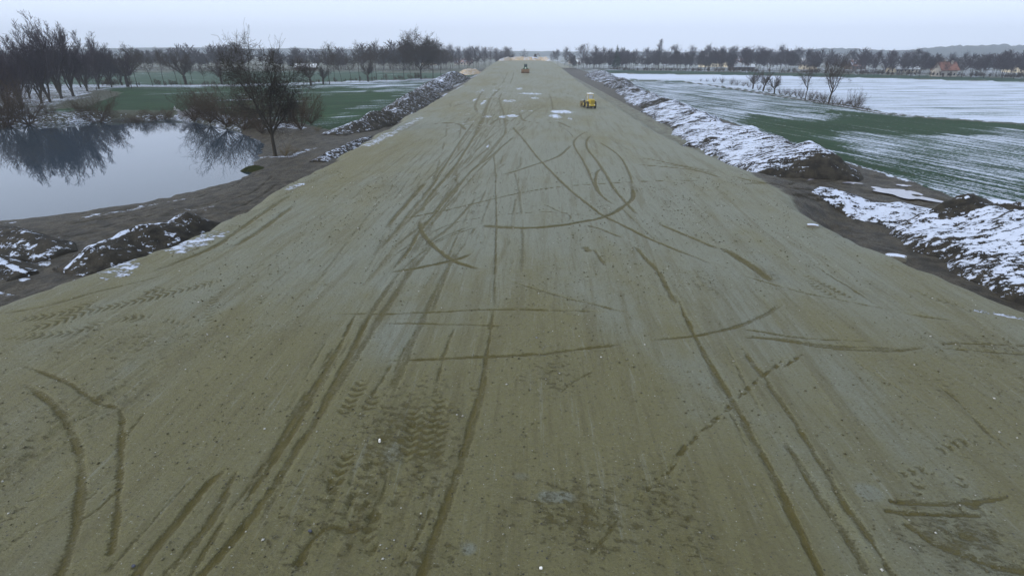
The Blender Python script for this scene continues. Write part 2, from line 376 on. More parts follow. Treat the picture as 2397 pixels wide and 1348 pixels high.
# fine relief
on = (np.abs(x) < 60) & (y < 260)
Zf = np.zeros(x.shape)
Zf += np.where(np.abs(x) < 27, .05, 0)*(fbm(x*.8, y*.5, 81, 3)-.5)
xl_, xr_ = edges(y)
off = ss(0, 3, np.maximum(xl_-x, x-xr_))
near = ss(420, 60, np.hypot(x, y))
Zf += off*near*((fbm(x*.6, y*.6, 82, 4)-.5)*.45+(fbm(x*2.2, y*2.2, 83, 2)-.5)*.10)
wat = (x < -36) & (y > 40) & (y < 140) & (Z < WATER+.25)
Zf = np.where(wat, Zf*.3, Zf)

# regions in plan
FAR = 3000
RF = [(43.5, 40), (43.3, 55), (44, 62.8), (43.3, 69), (42.8, 78), (43.4, 101), (43.4, 142), (46, 200), (48.5, 275), (48, 303), (77, 297), (82.7, 265), (84.2, 213), (86.2, 164), (84.7, 137), (91.5, 126.8), (101.7, 117), (160, 78), (260, 20), (260, -30), (60, -30)]
WF = [(50, 312), (58, 413), (156, 379), (254, 303), (420, 175), (600, 20), (262, 22), (161, 80), (103, 119), (93, 129), (88.5, 139), (90.5, 164), (89, 213), (86.5, 267), (80, 300)]
GF = [(59, 428), (61, 512), (184, 447), (294, 350), (500, 190), (700, 20), (606, 20), (424, 180), (256, 309), (158, 386)]
LF = [(-38, 105), (-50, 119), (-62, 123), (-80, 139), (-100, 141), (-124, 134.5), (-122, 152), (-150, 205), (-185, 238), (-160, 243), (-125, 256), (-105, 274), (-57, 318), (-40, 330), (-36, 270), (-36, 190), (-36, 150)]
LF2 = [(-250, 262), (-180, 258), (-125, 268), (-105, 290), (-60, 332), (-38, 350), (-36, 420), (-90, 440), (-170, 455), (-330, 440), (-520, 420), (-420, 300)]
def zone(P): return inpoly(x, y, P)
zRF = zone(RF); zWF = zone(WF); zGF = zone(GF); zLF = zone(LF); zLF2 = zone(LF2)
onfield = zRF | zWF | zGF | zLF | zLF2
Zf = np.where(onfield, Zf*.25, Zf)
mud = np.maximum(ss(.2, 2.6, xl_-x), ss(.5, 3.4, x-xr_)*np.interp(y, [50, 62, 70], [1, .8, .45])*1.0)
mud = np.where((x > 28) | (x < -27), np.maximum(mud, .95), mud)
mud = np.where((y > 590), 0, mud)
grass = np.zeros(x.shape)
# snow amount
snow[:] = 0
bk = fbm(x*.12, y*.12, 101, 3)
farleft = (x < -60) & (y > 60) & ~onfield
snow = np.where(farleft, .35+.5*bk, snow)
grass = np.where(farleft, .6, grass)
snow = np.where((y > 330) & (np.abs(x) > 45) & ~onfield, np.where(x < 0, .12, .28)+.5*bk, snow)
grass = np.where((y > 330) & (np.abs(x) > 45) & ~onfield, .8, grass)
# bank strip behind the ditch / under the left row
def strip(P, w, s, gr=None):
    global snow, grass
    xs = [p[0] for p in P]; yn = [p[1] for p in P]
    m = np.where((x > min(xs)-3*w) & (x < max(xs)+3*w) & (y > min(yn)-3*w) & (y < max(yn)+3*w))[0]
    d, _, _, _ = seg_dist(x[m], y[m], P)
    e = np.exp(-(d/w)**4)
    snow[m] = snow[m]*(1-e)+s*e
    if gr is not None: grass[m] = grass[m]*(1-e)+gr*e
strip([(-190, 246), (-160, 252), (-125, 263), (-105, 284), (-57, 326), (-40, 340)], 5.5, .8, .3)
strip([(80, 304), (85, 266), (86.8, 213), (88.3, 164), (86.8, 138), (92, 128), (102, 118), (160, 79)], 1.3, .72, .3)
def pstrip(v, P, w, s):
    ox, oy, k = CR[v]
    strip(Gw([(ox+a/k, oy+b/k) for a, b in P]), w*1.35, s*.86)
for a in [('L',[(560,785),(800,750),(1000,705),(1200,670),(1400,650)],.9,.62),('L',[(820,1170),(960,1110),(1100,1060),(1250,1010),(1480,900)],.8,.8),('L',[(0,1050),(150,1075),(320,1105)],.35,.8),
          ('L',[(0,1190),(170,1215)],.3,.75),('L',[(90,970),(280,1010)],.7,.75),('L',[(0,820),(90,815),(200,800)],.5,.55),('L',[(480,1200),(600,1220),(800,1225)],.3,.62),
          ('L',[(1990,590),(2051,560)],.6,.75),('L',[(0,1300),(60,1310)],.3,.7),('L',[(1200,740),(1370,745),(1440,725)],.7,.5),('L',[(1100,860),(1200,840)],.8,.55),('L',[(100,860),(450,950)],.6,.5),
          ('S',[(790,365),(860,340),(920,310)],1.0,.72),('S',[(930,305),(985,275)],.9,.66),('S',[(1060,205),(1090,188),(1130,170)],1.1,.72),('S',[(1370,205),(1420,235)],1.,.4),
          ('S',[(600,372),(680,366),(730,350)],.9,.75),('S',[(640,300),(670,292),(700,300)],1.6,.8),('S',[(120,275),(200,268),(310,264)],1.4,.66),('S',[(880,240),(960,205),(1030,187)],1.1,.6),
          ('S',[(1495,212),(1640,272),(1790,333),(1840,355)],.8,.62),('S',[(1505,208),(1660,266),(1800,313),(1940,366),(2040,396),(2130,425)],.5,.85),
          ('S',[(2290,728),(2397,745)],.25,.75),('S',[(1700,345),(1780,372)],.5,.5)]:
    pstrip(*a)
for v, cx, cy, rx, ry, s in [('N',1990,1065,140,18,1.),('N',1920,1110,75,24,1.),('N',2080,1140,25,14,.9),('N',1440,1110,55,12,.9),('N',1320,1120,45,12,.85),('N',1160,1120,60,14,.8),('N',1690,910,55,10,.9),
                   ('N',1650,860,160,9,.85),('N',1400,940,75,14,.8),('N',1010,930,25,20,.8),('N',1110,960,18,35,.8),('N',1070,840,45,35,.6),('N',1510,805,50,14,.8),('N',1250,820,60,14,.6),
                   ('N',1600,1055,80,8,.75),('N',780,830,25,14,.8),('N',2100,955,130,10,.6),('N',1950,1165,60,8,.7),('N',1230,870,150,50,.5),('N',1450,1000,200,60,.45),('N',900,1180,110,20,.5),
                   ('N',1000,1070,200,30,.45),('N',850,960,150,20,.5),('N',1350,780,200,16,.5),('N',2230,930,25,15,.7),
                   ('A',693,178,10,12,.9),('A',380,430,120,80,.35),('C',1170,200,90,120,.38),('C',1300,290,60,40,.36),('A',560,40,200,30,.45),('A',1250,130,40,10,.4)]:
    m, e = ell(v, cx, cy, rx*1.2, ry*1.2); e = e*(.35+1.25*fbm(x[m]*.55, y[m]*(.12 if v == 'N' else .5), 57, 3)); snow[m] = np.maximum(snow[m], s*np.clip(e*1.15, 0, .80)*(.75+.6*fbm(x[m]*1.1, y[m]*.8, 55, 3)))
# fields: snow amounts
snow = np.where(zRF, .51+.3*(bk-.5)+.06*ss(150, 280, y), snow)
snow = np.where(zWF, .66+.15*(bk-.5)+.4*ss(330, 360, y), snow)
snow = np.where(zGF, .15+.2*(bk-.5), snow)
snow = np.where(zLF2, .22+.5*(bk-.5), snow)
snow = np.where(zLF, .30+.5*(bk-.5)+.25*ss(230, 300, y+.45*x+60), snow)
grass = np.where(onfield, 1, grass)
def gz(P, s, soft=3.5, k=(1800, 60, 3.965)):
    Q = [U(k[0]+a/k[2], k[1]+b/k[2], LAND) for a, b in P]
    xs = [p[0] for p in Q]; yn = [p[1] for p in Q]
    m = np.where((x > min(xs)-8) & (x < max(xs)+8) & (y > min(yn)-8) & (y < max(yn)+8))[0]
    d, _, _, _ = seg_dist(x[m], y[m], Q, True); ins = inpoly(x[m], y[m], Q)
    u_ = x[m]*.964+y[m]*.266; v_ = y[m]*.964-x[m]*.266
    d = np.where(ins, -d, d)+(fbm(u_*.5, v_*.035, 7, 3)-.5)*11+(fbm(x[m]*.2, y[m]*.2, 9, 2)-.5)*3
    e = ss(soft*.5, -soft*.5, d); snow[m] = snow[m]*(1-e)+s*e
gz([(-120,830),(100,880),(560,880),(850,835),(1150,845),(1600,870),(2367,925),(2600,950),(2600,985),(2367,960),(1900,960),(2100,1010),(1500,1020),(1250,1035),(700,990),(400,1020),(700,1180),(1000,1340),(1500,1560),(900,1320),(300,1110),(0,990),(-200,900)], .2)
gz([(400,790),(800,795),(1100,850),(1600,862),(2367,915),(2367,940),(1500,880),(1000,862),(500,810)], .05, 1.5)
gz([(0,0),(1200,0),(1200,30),(0,30)], .9, 1)
gz([(860,548),(1000,620),(1000,650),(870,600)], .2, 3, (1260, 60, 3.965))
gz([(750,505),(1300,525),(1400,530),(1300,518),(800,500)], .1, 1, (1260, 60, 3.965))
gz([(880,850),(1180,850),(1350,905),(1700,905),(1900,960),(1600,1030),(1100,1040),(700,1020),(500,1010),(760,930)], .05, 6, (0, 0, 3.965))
gz([(1330,700),(1900,640),(2000,690),(1500,870),(1330,890)], .10, 6, (400, 50, 3.965))
snow = np.where(zGF, .1, snow)
# dark wet toe of the spoil
Z = Z+Zf+depth
# keep road surface well defined
idx = np.arange(NR*NC).reshape(NR, NC)
quads = np.stack([idx[:-1, :-1], idx[:-1, 1:], idx[1:, 1:], idx[1:, :-1]], -1).reshape(-1, 4)
cxq = x[quads].mean(1); cyq = y[quads].mean(1)
ql, qr = edges(cyq)
qz = np.zeros(len(quads), int)
roadq = (cxq > ql-2.2) & (cxq < qr+2.2) & (cyq < 562)
qz[roadq] = 1
for k, P in ((2, RF), (3, WF), (4, GF), (5, LF), (6, LF2)):
    qz[inpoly(cxq, cyq, P) & (qz == 0)] = k

def mkmesh(name, co, faces, attrs=None, smooth=True):
    me = bpy.data.meshes.new(name)
    co = np.asarray(co, np.float32); faces = np.asarray(faces, np.int32)
    n = faces.shape[1]
    me.vertices.add(len(co)); me.vertices.foreach_set('co', co.ravel())
    me.loops.add(faces.size); me.loops.foreach_set('vertex_index', faces.ravel())
    me.polygons.add(len(faces)); me.polygons.foreach_set('loop_start', np.arange(0, faces.size, n, dtype=np.int32))
    try: me.polygons.foreach_set('loop_total', np.full(len(faces), n, np.int32))
    except Exception: pass
    if smooth: me.polygons.foreach_set('use_smooth', np.ones(len(faces), bool))
    me.update(calc_edges=True)
    for k, a in (attrs or {}).items():
        at = me.attributes.new(k, 'FLOAT', 'POINT'); at.data.foreach_set('value', np.asarray(a, np.float32))
    return me
def link(name, me, mat=None, parent=None, **kw):
    o = bpy.data.objects.new(name, me); COL.objects.link(o)
    if mat is not None: me.materials.append(mat)
    if parent is not None: o.parent = parent
    for k, v in kw.items(): o[k] = v
    return o

# ------------------------------------------------------------------ materials
class NT:
    def __init__(s, name):
        s.m = bpy.data.materials.new(name); s.m.use_nodes = True; s.t = s.m.node_tree; s.t.nodes.clear()
        s.out = s.n('ShaderNodeOutputMaterial'); s.b = s.n('ShaderNodeBsdfPrincipled')
        s.t.links.new(s.b.outputs[0], s.out.inputs[0])
    def n(s, ty, **kw):
        nd = s.t.nodes.new(ty)
        for k, v in kw.items(): setattr(nd, k, v)
        return nd
    def put(s, sock, v):
        if isinstance(v, bpy.types.NodeSocket): s.t.links.new(v, sock)
        elif v is not None: sock.default_value = v
    def att(s, name): return s.n('ShaderNodeAttribute', attribute_name=name).outputs['Fac']
    def pos(s, scale=(1, 1, 1), rot=0.0, obj=False):
        src = s.n('ShaderNodeTexCoord').outputs['Object'] if obj else s.n('ShaderNodeNewGeometry').outputs['Position']
        mp = s.n('ShaderNodeMapping'); s.put(mp.inputs['Vector'], src)
        mp.vector_type = 'TEXTURE' if False else 'POINT'
        if rot:
            m0 = s.n('ShaderNodeMapping'); s.put(m0.inputs['Vector'], src); m0.inputs['Rotation'].default_value = (0, 0, rot); src = m0.outputs[0]
            s.put(mp.inputs['Vector'], src)
        mp.inputs['Scale'].default_value = scale
        return mp.outputs[0]
    def noise(s, v, scale, det=4, rough=.6):
        nd = s.n('ShaderNodeTexNoise'); s.put(nd.inputs['Vector'], v)
        nd.inputs['Scale'].default_value = scale; nd.inputs['Detail'].default_value = det; nd.inputs['Roughness'].default_value = rough
        return nd.outputs['Fac']
    def math(s, op, a, b=None, c=None, clamp=False):
        nd = s.n('ShaderNodeMath', operation=op); nd.use_clamp = clamp
        s.put(nd.inputs[0], a)
        if b is not None: s.put(nd.inputs[1], b)
        if c is not None: s.put(nd.inputs[2], c)
        return nd.outputs[0]
    def step(s, v, a, b, lo=0., hi=1.):
        nd = s.n('ShaderNodeMapRange'); nd.interpolation_type = 'SMOOTHSTEP'
        s.put(nd.inputs[0], v); s.put(nd.inputs[1], a); s.put(nd.inputs[2], b); nd.inputs[3].default_value = lo; nd.inputs[4].default_value = hi
        return nd.outputs[0]
    def mix(s, f, a, b):
        nd = s.n('ShaderNodeMix', data_type='RGBA'); s.put(nd.inputs[0], f)
        for i, v in ((6, a), (7, b)):
            if isinstance(v, tuple): v = (*v, 1)
            s.put(nd.inputs[i], v)
        return nd.outputs[2]
    def bump(s, h, strength, dist):
        nd = s.n('ShaderNodeBump'); nd.inputs['Strength'].default_value = strength; nd.inputs['Distance'].default_value = dist
        s.put(nd.inputs['Height'], h); s.put(s.b.inputs['Normal'], nd.outputs[0])
    def fin(s, col, rough=.8, spec=.5):
        if isinstance(col, tuple): col = (*col, 1)
        s.put(s.b.inputs['Base Color'], col); s.put(s.b.inputs['Roughness'], rough); s.put(s.b.inputs['Specular IOR Level'], spec)
        return s.m
SNOW = (.54, .61, .78)
def earth():
    s = NT('earth'); P = s.pos()
    n1 = s.noise(P, .9, 5); n2 = s.noise(P, 7, 4, .7); n3 = s.noise(P, 30, 2, .7); ns = s.noise(s.pos((5.5, .28, 1)), .8, 5, .7); ns2 = s.noise(s.pos((1.6, .09, 1), rot=.06), .8, 4, .65)
    tone = s.att('tone')
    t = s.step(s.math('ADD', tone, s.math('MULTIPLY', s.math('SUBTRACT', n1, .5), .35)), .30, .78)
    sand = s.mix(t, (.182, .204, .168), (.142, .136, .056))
    sand = s.mix(s.step(s.math('ADD', s.math('MULTIPLY', n2, .6), s.math('MULTIPLY', ns, .4)), .35, .68), s.mix(.4, sand, (.09, .08, .04)), sand)
    sand = s.mix(s.step(ns, .49, .68, 0, .5), sand, (.070, .060, .020)); sand = s.mix(s.step(ns, .44, .30, 0, .35), sand, (.25, .27, .235))
    sand = s.mix(s.step(ns2, .49, .66, 0, .5), sand, (.088, .078, .028))
    vor = s.n('ShaderNodeTexVoronoi'); s.put(vor.inputs['Vector'], P); vor.inputs['Scale'].default_value = 9
    sx = s.n('ShaderNodeSeparateColor'); s.put(sx.inputs[0], vor.outputs['Color'])
    peb = s.math('MULTIPLY', s.math('LESS_THAN', vor.outputs['Distance'], .16), s.math('GREATER_THAN', sx.outputs[0], .96))
    pebd = s.math('MULTIPLY', s.math('LESS_THAN', vor.outputs['Distance'], .25), s.math('LESS_THAN', sx.outputs[0], .05))
    sand = s.mix(peb, sand, (.32, .32, .30)); sand = s.mix(pebd, sand, (.04, .037, .03))
    n4 = s.noise(s.pos((.6, 1, 1)), 16, 5, .8)
    sand = s.mix(s.step(n4, .52, .66), sand, (.075, .068, .035)); sand = s.mix(s.step(n4, .40, .30), sand, (.30, .31, .27))
    r = s.math('ADD', s.att('rut'), s.math('MULTIPLY', s.math('MULTIPLY', s.math('SUBTRACT', n4, .5), 1.6), s.step(s.att('rut'), .02, .3)))
    r = s.step(s.math('ADD', r, s.math('MULTIPLY', s.math('SUBTRACT', n2, .5), .5)), .12, .9)
    r = s.math('MULTIPLY', r, s.step(s.att('rut'), .02, .12))
    nc = s.noise(s.pos((1.25, 2.0, 1), rot=.35), 2.6, 7, .72)
    ch = s.math('ADD', s.math('MULTIPLY', s.att('churn'), .34), s.math('MULTIPLY', s.math('SUBTRACT', nc, .5), 1.5))
    chf = s.math('MULTIPLY', s.step(ch, .19, .40, 0, .95), s.step(s.att('churn'), .05, .3))
    r = s.math('MULTIPLY', s.math('MAXIMUM', r, s.math('MULTIPLY', chf, .85)), .86)
    sand = s.mix(r, sand, s.mix(n1, (.064, .054, .014), (.100, .086, .028)))
    md = s.mix(s.step(n1, .35, .65), (.013, .010, .006), (.062, .052, .036))
    md = s.mix(s.step(n2, .5, .66), md, (.03, .026, .016)); md = s.mix(s.step(n4, .52, .62), md, (.012, .010, .007))
    md = s.mix(r, md, (.03, .025, .016))
    c = s.mix(s.step(s.math('ADD', s.att('mud'), s.math('MULTIPLY', s.math('SUBTRACT', n1, .5), .9)), .3, .7), sand, md)
    gr = s.mix(n1, (.018, .035, .016), (.05, .055, .03))
    c = s.mix(s.att('grass'), c, gr)
    sn = s.noise(s.pos((.8, 1.3, 1)), 1.3, 8, .74); wd = s.math('ADD', s.att('snow'), s.math('MULTIPLY', s.math('SUBTRACT', sn, .5), 2.3))
    sf = s.step(wd, .60, .70)
    sf = s.math('MULTIPLY', sf, s.math('GREATER_THAN', s.att('snow'), .12))
    c = s.mix(sf, c, SNOW)
    hgt = s.math('ADD', s.math('MULTIPLY', n2, .6), s.math('MULTIPLY', n4, .6))
    hgt = s.math('ADD', hgt, s.math('MULTIPLY', sf, .6)); hgt = s.math('SUBTRACT', hgt, s.math('MULTIPLY', r, .7))
    s.bump(s.math('ADD', hgt, s.math('MULTIPLY', s.math('MULTIPLY', nc, s.att('churn')), 1.6)), 1.0, .11)
    return s.fin(c, s.step(n2, .3, .7, .50, .72), s.math('SUBTRACT', s.math('SUBTRACT', .42, s.math('MULTIPLY', r, .28)), s.math('MULTIPLY', s.att('mud'), .12)))
def field(name, ang, dark, light, an=(3.6, .11), amp=1.):
    s = NT(name)
    P = s.pos(); Rr = s.pos((an[0], an[1], 1), rot=ang)
    rows = s.noise(Rr, 1.0, 4, .6); rows2 = s.noise(s.pos((an[0]*.22, an[1]*.35, 1), rot=ang), 1.0, 3, .6)
    fine = s.noise(P, 3.0, 5, .75); big = s.noise(P, .05, 3)
    v = s.math('ADD', s.att('snow'), s.math('MULTIPLY', s.math('SUBTRACT', rows, .5), 1.2*amp))
    v = s.math('ADD', v, s.math('MULTIPLY', s.math('SUBTRACT', rows2, .5), .9*amp))
    v = s.math('ADD', v, s.math('MULTIPLY', s.math('SUBTRACT', fine, .5), 1.2*amp))
    f = s.step(v, .42, .72)
    g = s.mix(s.step(big, .35, .65), dark, light); g = s.mix(s.step(fine, .48, .66), g, (.045, .042, .022)); g = s.mix(s.step(rows, .52, .64, 0, .7), g, (.006, .020, .010)); g = s.mix(s.step(rows2, .55, .7, 0, .6), g, (.05, .08, .035))
    c = s.mix(s.math('MULTIPLY', f, .93), g, SNOW)
    s.bump(s.math('ADD', fine, s.math('MULTIPLY', rows, .6)), .5, .08)
    return s.fin(c, .85, .1)
def heapmat(name, stretch, rot, dk=(.009, .008, .006), lt=(.036, .031, .023)):
    s = NT(name); P = s.pos()
    n1 = s.noise(P, 1.2, 5); n2 = s.noise(P, 6, 4, .7)
    c = s.mix(s.step(n1, .35, .65), dk, lt); c = s.mix(s.step(n2, .55, .75), c, (.010, .009, .006) if dk[0] < .1 else dk)
    st = s.noise(s.pos(stretch, rot=rot), 1.0, 6, .66); fn = s.noise(P, 4, 4, .7)
    gm = s.n('ShaderNodeSeparateXYZ'); s.put(gm.inputs[0], s.n('ShaderNodeNewGeometry').outputs['Normal'])
    v = s.math('ADD', s.att('snow'), s.math('MULTIPLY', s.math('SUBTRACT', st, .5), 2.6))
    v = s.math('ADD', v, s.math('MULTIPLY', s.math('SUBTRACT', fn, .5), 1.6))
    v = s.math('ADD', v, s.math('MULTIPLY', s.math('SUBTRACT', gm.outputs[2], .8), .9))
    f = s.math('MULTIPLY', s.step(v, .47, .56), s.math('GREATER_THAN', s.att('snow'), .03))
    c = s.mix(f, c, SNOW)
    s.bump(s.math('ADD', n2, f), .8, .12)
    return s.fin(c, .85, .3)
def plain(name, col, rough=.6, var=.25, sc_=3., spec=.5, metal=0.):
    s = NT(name); n = s.noise(s.pos(obj=True), sc_, 4)
    c = s.mix(n, tuple(a*(1-var) for a in col), tuple(min(1, a*(1+var)) for a in col))
    s.b.inputs['Metallic'].default_value = metal
    s.bump(n, .15, .01)
    return s.fin(c, rough, spec)
M_earth = earth()
M_fr = field('winter_crop_right', -.27, (.010, .040, .018), (.017, .052, .026), (5.2, .08))
M_fw = field('snow_meadow', -.1, (.08, .13, .13), (.14, .19, .18), (.05, .8), .75)
M_fg = field('grass_strip', .6, (.012, .05, .030), (.018, .06, .035), (1.2, .05))
M_fl = field('winter_crop_left', 1.0, (.008, .040, .014), (.013, .054, .020), (1.0, .06))
M_fl2 = field('meadow_left', 1.3, (.03, .075, .055), (.045, .09, .065), (.7, .04))
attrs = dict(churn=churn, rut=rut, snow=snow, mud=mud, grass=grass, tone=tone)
allco = np.stack([x, y, Z], 1)
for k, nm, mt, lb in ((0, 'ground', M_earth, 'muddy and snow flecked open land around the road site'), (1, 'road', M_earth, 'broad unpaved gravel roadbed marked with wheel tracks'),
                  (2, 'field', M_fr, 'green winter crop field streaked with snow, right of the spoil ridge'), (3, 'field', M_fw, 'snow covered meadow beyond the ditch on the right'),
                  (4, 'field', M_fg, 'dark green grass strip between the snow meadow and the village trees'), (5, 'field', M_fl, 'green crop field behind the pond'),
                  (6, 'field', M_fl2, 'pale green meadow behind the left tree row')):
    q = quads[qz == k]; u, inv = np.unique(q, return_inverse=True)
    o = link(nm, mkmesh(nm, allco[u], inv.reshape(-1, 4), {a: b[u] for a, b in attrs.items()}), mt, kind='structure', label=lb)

# water
s = NT('water'); nn = s.noise(s.pos((1, .5, 1)), 1.2, 3); s.bump(nn, .01, .03)
s.b.inputs['IOR'].default_value = 1.37
M_water = s.fin((.030, .048, .070), .012, .5)
wv = [(-200, 36, WATER), (-36.2, 36, WATER), (-36.2, 150, WATER), (-200, 150, WATER)]
link('water', mkmesh('water', wv, [(0, 1, 2, 3)], smooth=False), M_water, kind='structure', label='still grey blue pond left of the road')
# puddles / ice at the exit on the right
s = NT('ice'); nn = s.noise(s.pos(), .9, 4); M_ice = s.fin(s.mix(nn, (.17, .17, .22), (.34, .34, .42)), .10, .5)
def puddle(v, cx, cy, rx, ry, label, seed, ang=0.):
    ox, oy, k = CR[v]; R_ = random.Random(seed); n = 40
    ph = [R_.uniform(0, 6.28) for _ in range(5)]; pts = []
    for i in range(n):
        a = 2*math.pi*i/n; r = 1+sum(.13*math.sin((j+2)*a+ph[j]) for j in range(5))
        dx = rx*r*math.cos(a); dy = ry*r*math.sin(a)
        pts.append((ox+(cx+dx*math.cos(ang)-dy*math.sin(ang))/k, oy+(cy+dx*math.sin(ang)+dy*math.cos(ang))/k))
    W = Gw(pts); c = np.mean(W, 0)
    vs = [(c[0], c[1])]+[tuple(c+(np.array(p)-c)*f) for f in (.35, .7, 1.) for p in W]
    ax = np.array([p[0] for p in vs]); ay = np.array([p[1] for p in vs])
    sel = (np.abs(x-c[0]) < 6) & (np.abs(y-c[1]) < 6)
    sx_, sy_, sz_ = x[sel], y[sel], Z[sel]
    ins = inpoly(sx_, sy_, W); zt = float(np.percentile(sz_[ins], 90)) if ins.any() else -2.4
    fs = []
    for i in range(n):
        j = (i+1) % n
        fs.append((0, 1+i, 1+j, 1+j))
        for r in (0, 1): fs.append((1+r*n+i, 1+(r+1)*n+i, 1+(r+1)*n+j, 1+r*n+j))
    me = bpy.data.meshes.new('puddle')
    me.from_pydata([(a, b, zt+.01) for a, b in zip(ax, ay)], [], [tuple(dict.fromkeys(f)) for f in fs]); me.update()
    link('puddle', me, M_ice, kind='structure', label=label)
puddle('E', 800, 185, 130, 28, 'pale frozen puddle at the end of the snowy ridge', 1, .08)
puddle('E', 1330, 370, 240, 28, 'long pale puddle beside the green field edge', 2, .17)
puddle('E', 1330, 305, 45, 7, 'small pale puddle sliver at the field edge', 3, .1)
puddle('E', 940, 290, 60, 7, 'thin frozen wheel rut puddle on the exit track', 4, .05)
puddle('E', 660, 250, 55, 6, 'thin pale puddle below the ridge end', 5, -.3)

# ------------------------------------------------------------------ spoil heaps
M_ridge = heapmat('ridge_soil', (.5, 2.5, 1), .30)
M_heap = heapmat('heap_soil', (1.0, 1.9, 1), .25)
M_left = heapmat('left_soil', (1.3, 1.5, 1), 0.)
M_sand = heapmat('pale_sand', (.5, 1.2, 1), 0., (.30, .22, .13), (.55, .45, .33))
def heap(name, spine, seed, mat, label, snowf, ds=.35, nd=44, groove=0., lump=.5, group=None, cat='spoil heap', sharp=1.15, sink=.45):
    sp = np.array(spine, float)  # x, y, h, wl, wr
    seg = np.hypot(np.diff(sp[:, 0]), np.diff(sp[:, 1])); A = np.concatenate([[0], np.cumsum(seg)])
    n = max(8, int(A[-1]/ds)); t = np.linspace(0, A[-1], n)
    cx, cy, hh, wl, wr = [np.interp(t, A, sp[:, i]) for i in range(5)]
    tx = np.gradient(cx); ty = np.gradient(cy); l = np.hypot(tx, ty); tx /= l; ty /= l
    for _ in range(3):
        tx = np.convolve(np.pad(tx, 4, 'edge'), np.ones(9)/9, 'valid'); ty = np.convolve(np.pad(ty, 4, 'edge'), np.ones(9)/9, 'valid')
    d = np.linspace(-1, 1, nd)
    T, D = np.meshgrid(np.arange(n), d, indexing='ij')
    wv = (vn(t*.25, t*0+seed, seed)-.5)*1.6
    w = np.where(D < 0, wl[T], wr[T])*(1+.25*(vn(T*ds*.4, np.sign(D)*3+seed, seed+3)-.5))
    X_ = cx[T]-ty[T]*(-(D*w)+wv[T]*0); Y_ = cy[T]+tx[T]*(-(D*w))
    X_ = cx[T]+ty[T]*(D*w+wv[T]*(1-np.abs(D))); Y_ = cy[T]-tx[T]*(D*w+wv[T]*(1-np.abs(D)))
    # D<0 is the side left of the direction of the spine
    p = np.clip(1-np.abs(D), 0, 1); prof = 1-(1-p)**sharp; prof = np.where(np.abs(D) < .08, prof-(.08-np.abs(D))*.5, prof)
    hn = hh[T]*(.78+.45*vn(t*.35, t*0+1, seed+7)[T])
    z0 = H(X_, Y_)
    L_ = lump*(fbm(X_*.55, Y_*.55, seed+11, 4)-.5)*1.6+lump*.35*(fbm(X_*2.2, Y_*2.2, seed+13, 3)-.5)
    if groove: L_ = L_+groove*(vn((Y_+.3*X_)*1.1, X_*.18, seed+15)-.5)*2
    z = z0+hn*prof+L_*ss(0, .3, p)*np.clip(hh[T]/2, .3, 1)-sink*ss(.16, 0, p)
    e = np.minimum(T, n-1-T); z = np.where(e == 0, z0-sink, z)
    co = np.stack([X_.ravel(), Y_.ravel(), z.ravel()], 1)
    ii = np.arange(n*nd).reshape(n, nd)
    f = np.stack([ii[:-1, :-1], ii[1:, :-1], ii[1:, 1:], ii[:-1, 1:]], -1).reshape(-1, 4)
    sn = snowf(D, T/n, X_, Y_); sn = sn+(fbm(X_*.28, Y_*.28, seed+21, 3)-.55)*.5*(sn > .25)
    me = mkmesh(name, co, f, dict(snow=np.asarray(sn).ravel()))
    if me.polygons[len(me.polygons)//2].normal.z < 0: me.flip_normals()
    o = link(name, me, mat, label=label, category=cat)
    if group: o['group'] = group
    return o
GR_ = 'snow flecked spoil ridges along the right verge'
# right side, front to back
def sR(D, t, X_, Y_):
    face = ss(.045, .0, t)*0
    s_ = np.where(D < .1, .50, .46)+0*X_
    return np.where(Y_ < 65.3-(X_-35)*.1-(35-X_)*.10, .06, s_)
heap('spoil_ridge', [(34.4, 62.6, .2, 6.5, 3.5), (34.8, 64.4, 2.3, 8.8, 4.5), (35, 66, 3.1, 9.8, 4.6), (35, 90, 2.9, 10, 4.6), (34.6, 106, 2.5, 8.5, 4.6), (34.8, 108, 1.2, 7, 4)], 11, M_ridge,
     'long snow streaked spoil ridge ending in a dark bare face by the frozen puddle', sR, groove=.22, nd=60)
heap('spoil_ridge', [(34.9, 108.5, 1.2, 6, 4), (35.5, 111, 2.6, 8, 4.4), (36.5, 143, 2.8, 8.5, 4.6), (36.5, 150, 1.0, 6, 4)], 12, M_ridge,
     'second snow streaked spoil ridge right of the yellow loader', lambda D, t, a, b: np.where(t < .04, .1, .49), groove=.2, nd=46, group=GR_)
heap('spoil_ridge', [(36.5, 150, 1.0, 6, 4), (36.5, 154, 2.6, 8, 4.6), (37, 178, 2.2, 7.5, 4.6), (37, 190, .8, 6, 4)], 13, M_ridge,
     'third snowy spoil ridge, shorter, with a dark notch in front', lambda D, t, a, b: np.where(t < .12, .1, .44), groove=.2, nd=40, group=GR_)
heap('spoil_heap', [(38, 192, .5, 6, 5), (38.5, 200, 2.4, 7, 5), (39.5, 222, 2.2, 7, 5), (40, 232, .6, 5, 4)], 14, M_ridge,
     'rounded brown spoil heap with thin snow at the near corner of the snow meadow', lambda D, t, a, b: .36+0*a, ds=.6, nd=34, group=GR_)
heap('spoil_heap', [(40, 238, .6, 6, 5), (41, 250, 3.2, 8, 6), (42, 270, 2.8, 8, 6), (43, 285, .6, 6, 5)], 15, M_left,
     'dark bare faced spoil heap near the far end of the right verge', lambda D, t, a, b: .22+.2*(t > .4), ds=.7, nd=34, group=GR_)
heap('spoil_heap', [(42, 295, .6, 7, 6), (44, 320, 3.2, 10, 8), (46, 380, 3.4, 10, 8), (48, 400, .6, 8, 6)], 16, M_heap,
     'farthest pale snowy spoil heap below the right hand trees', lambda D, t, a, b: .32+0*a, ds=1., nd=34, group=GR_)
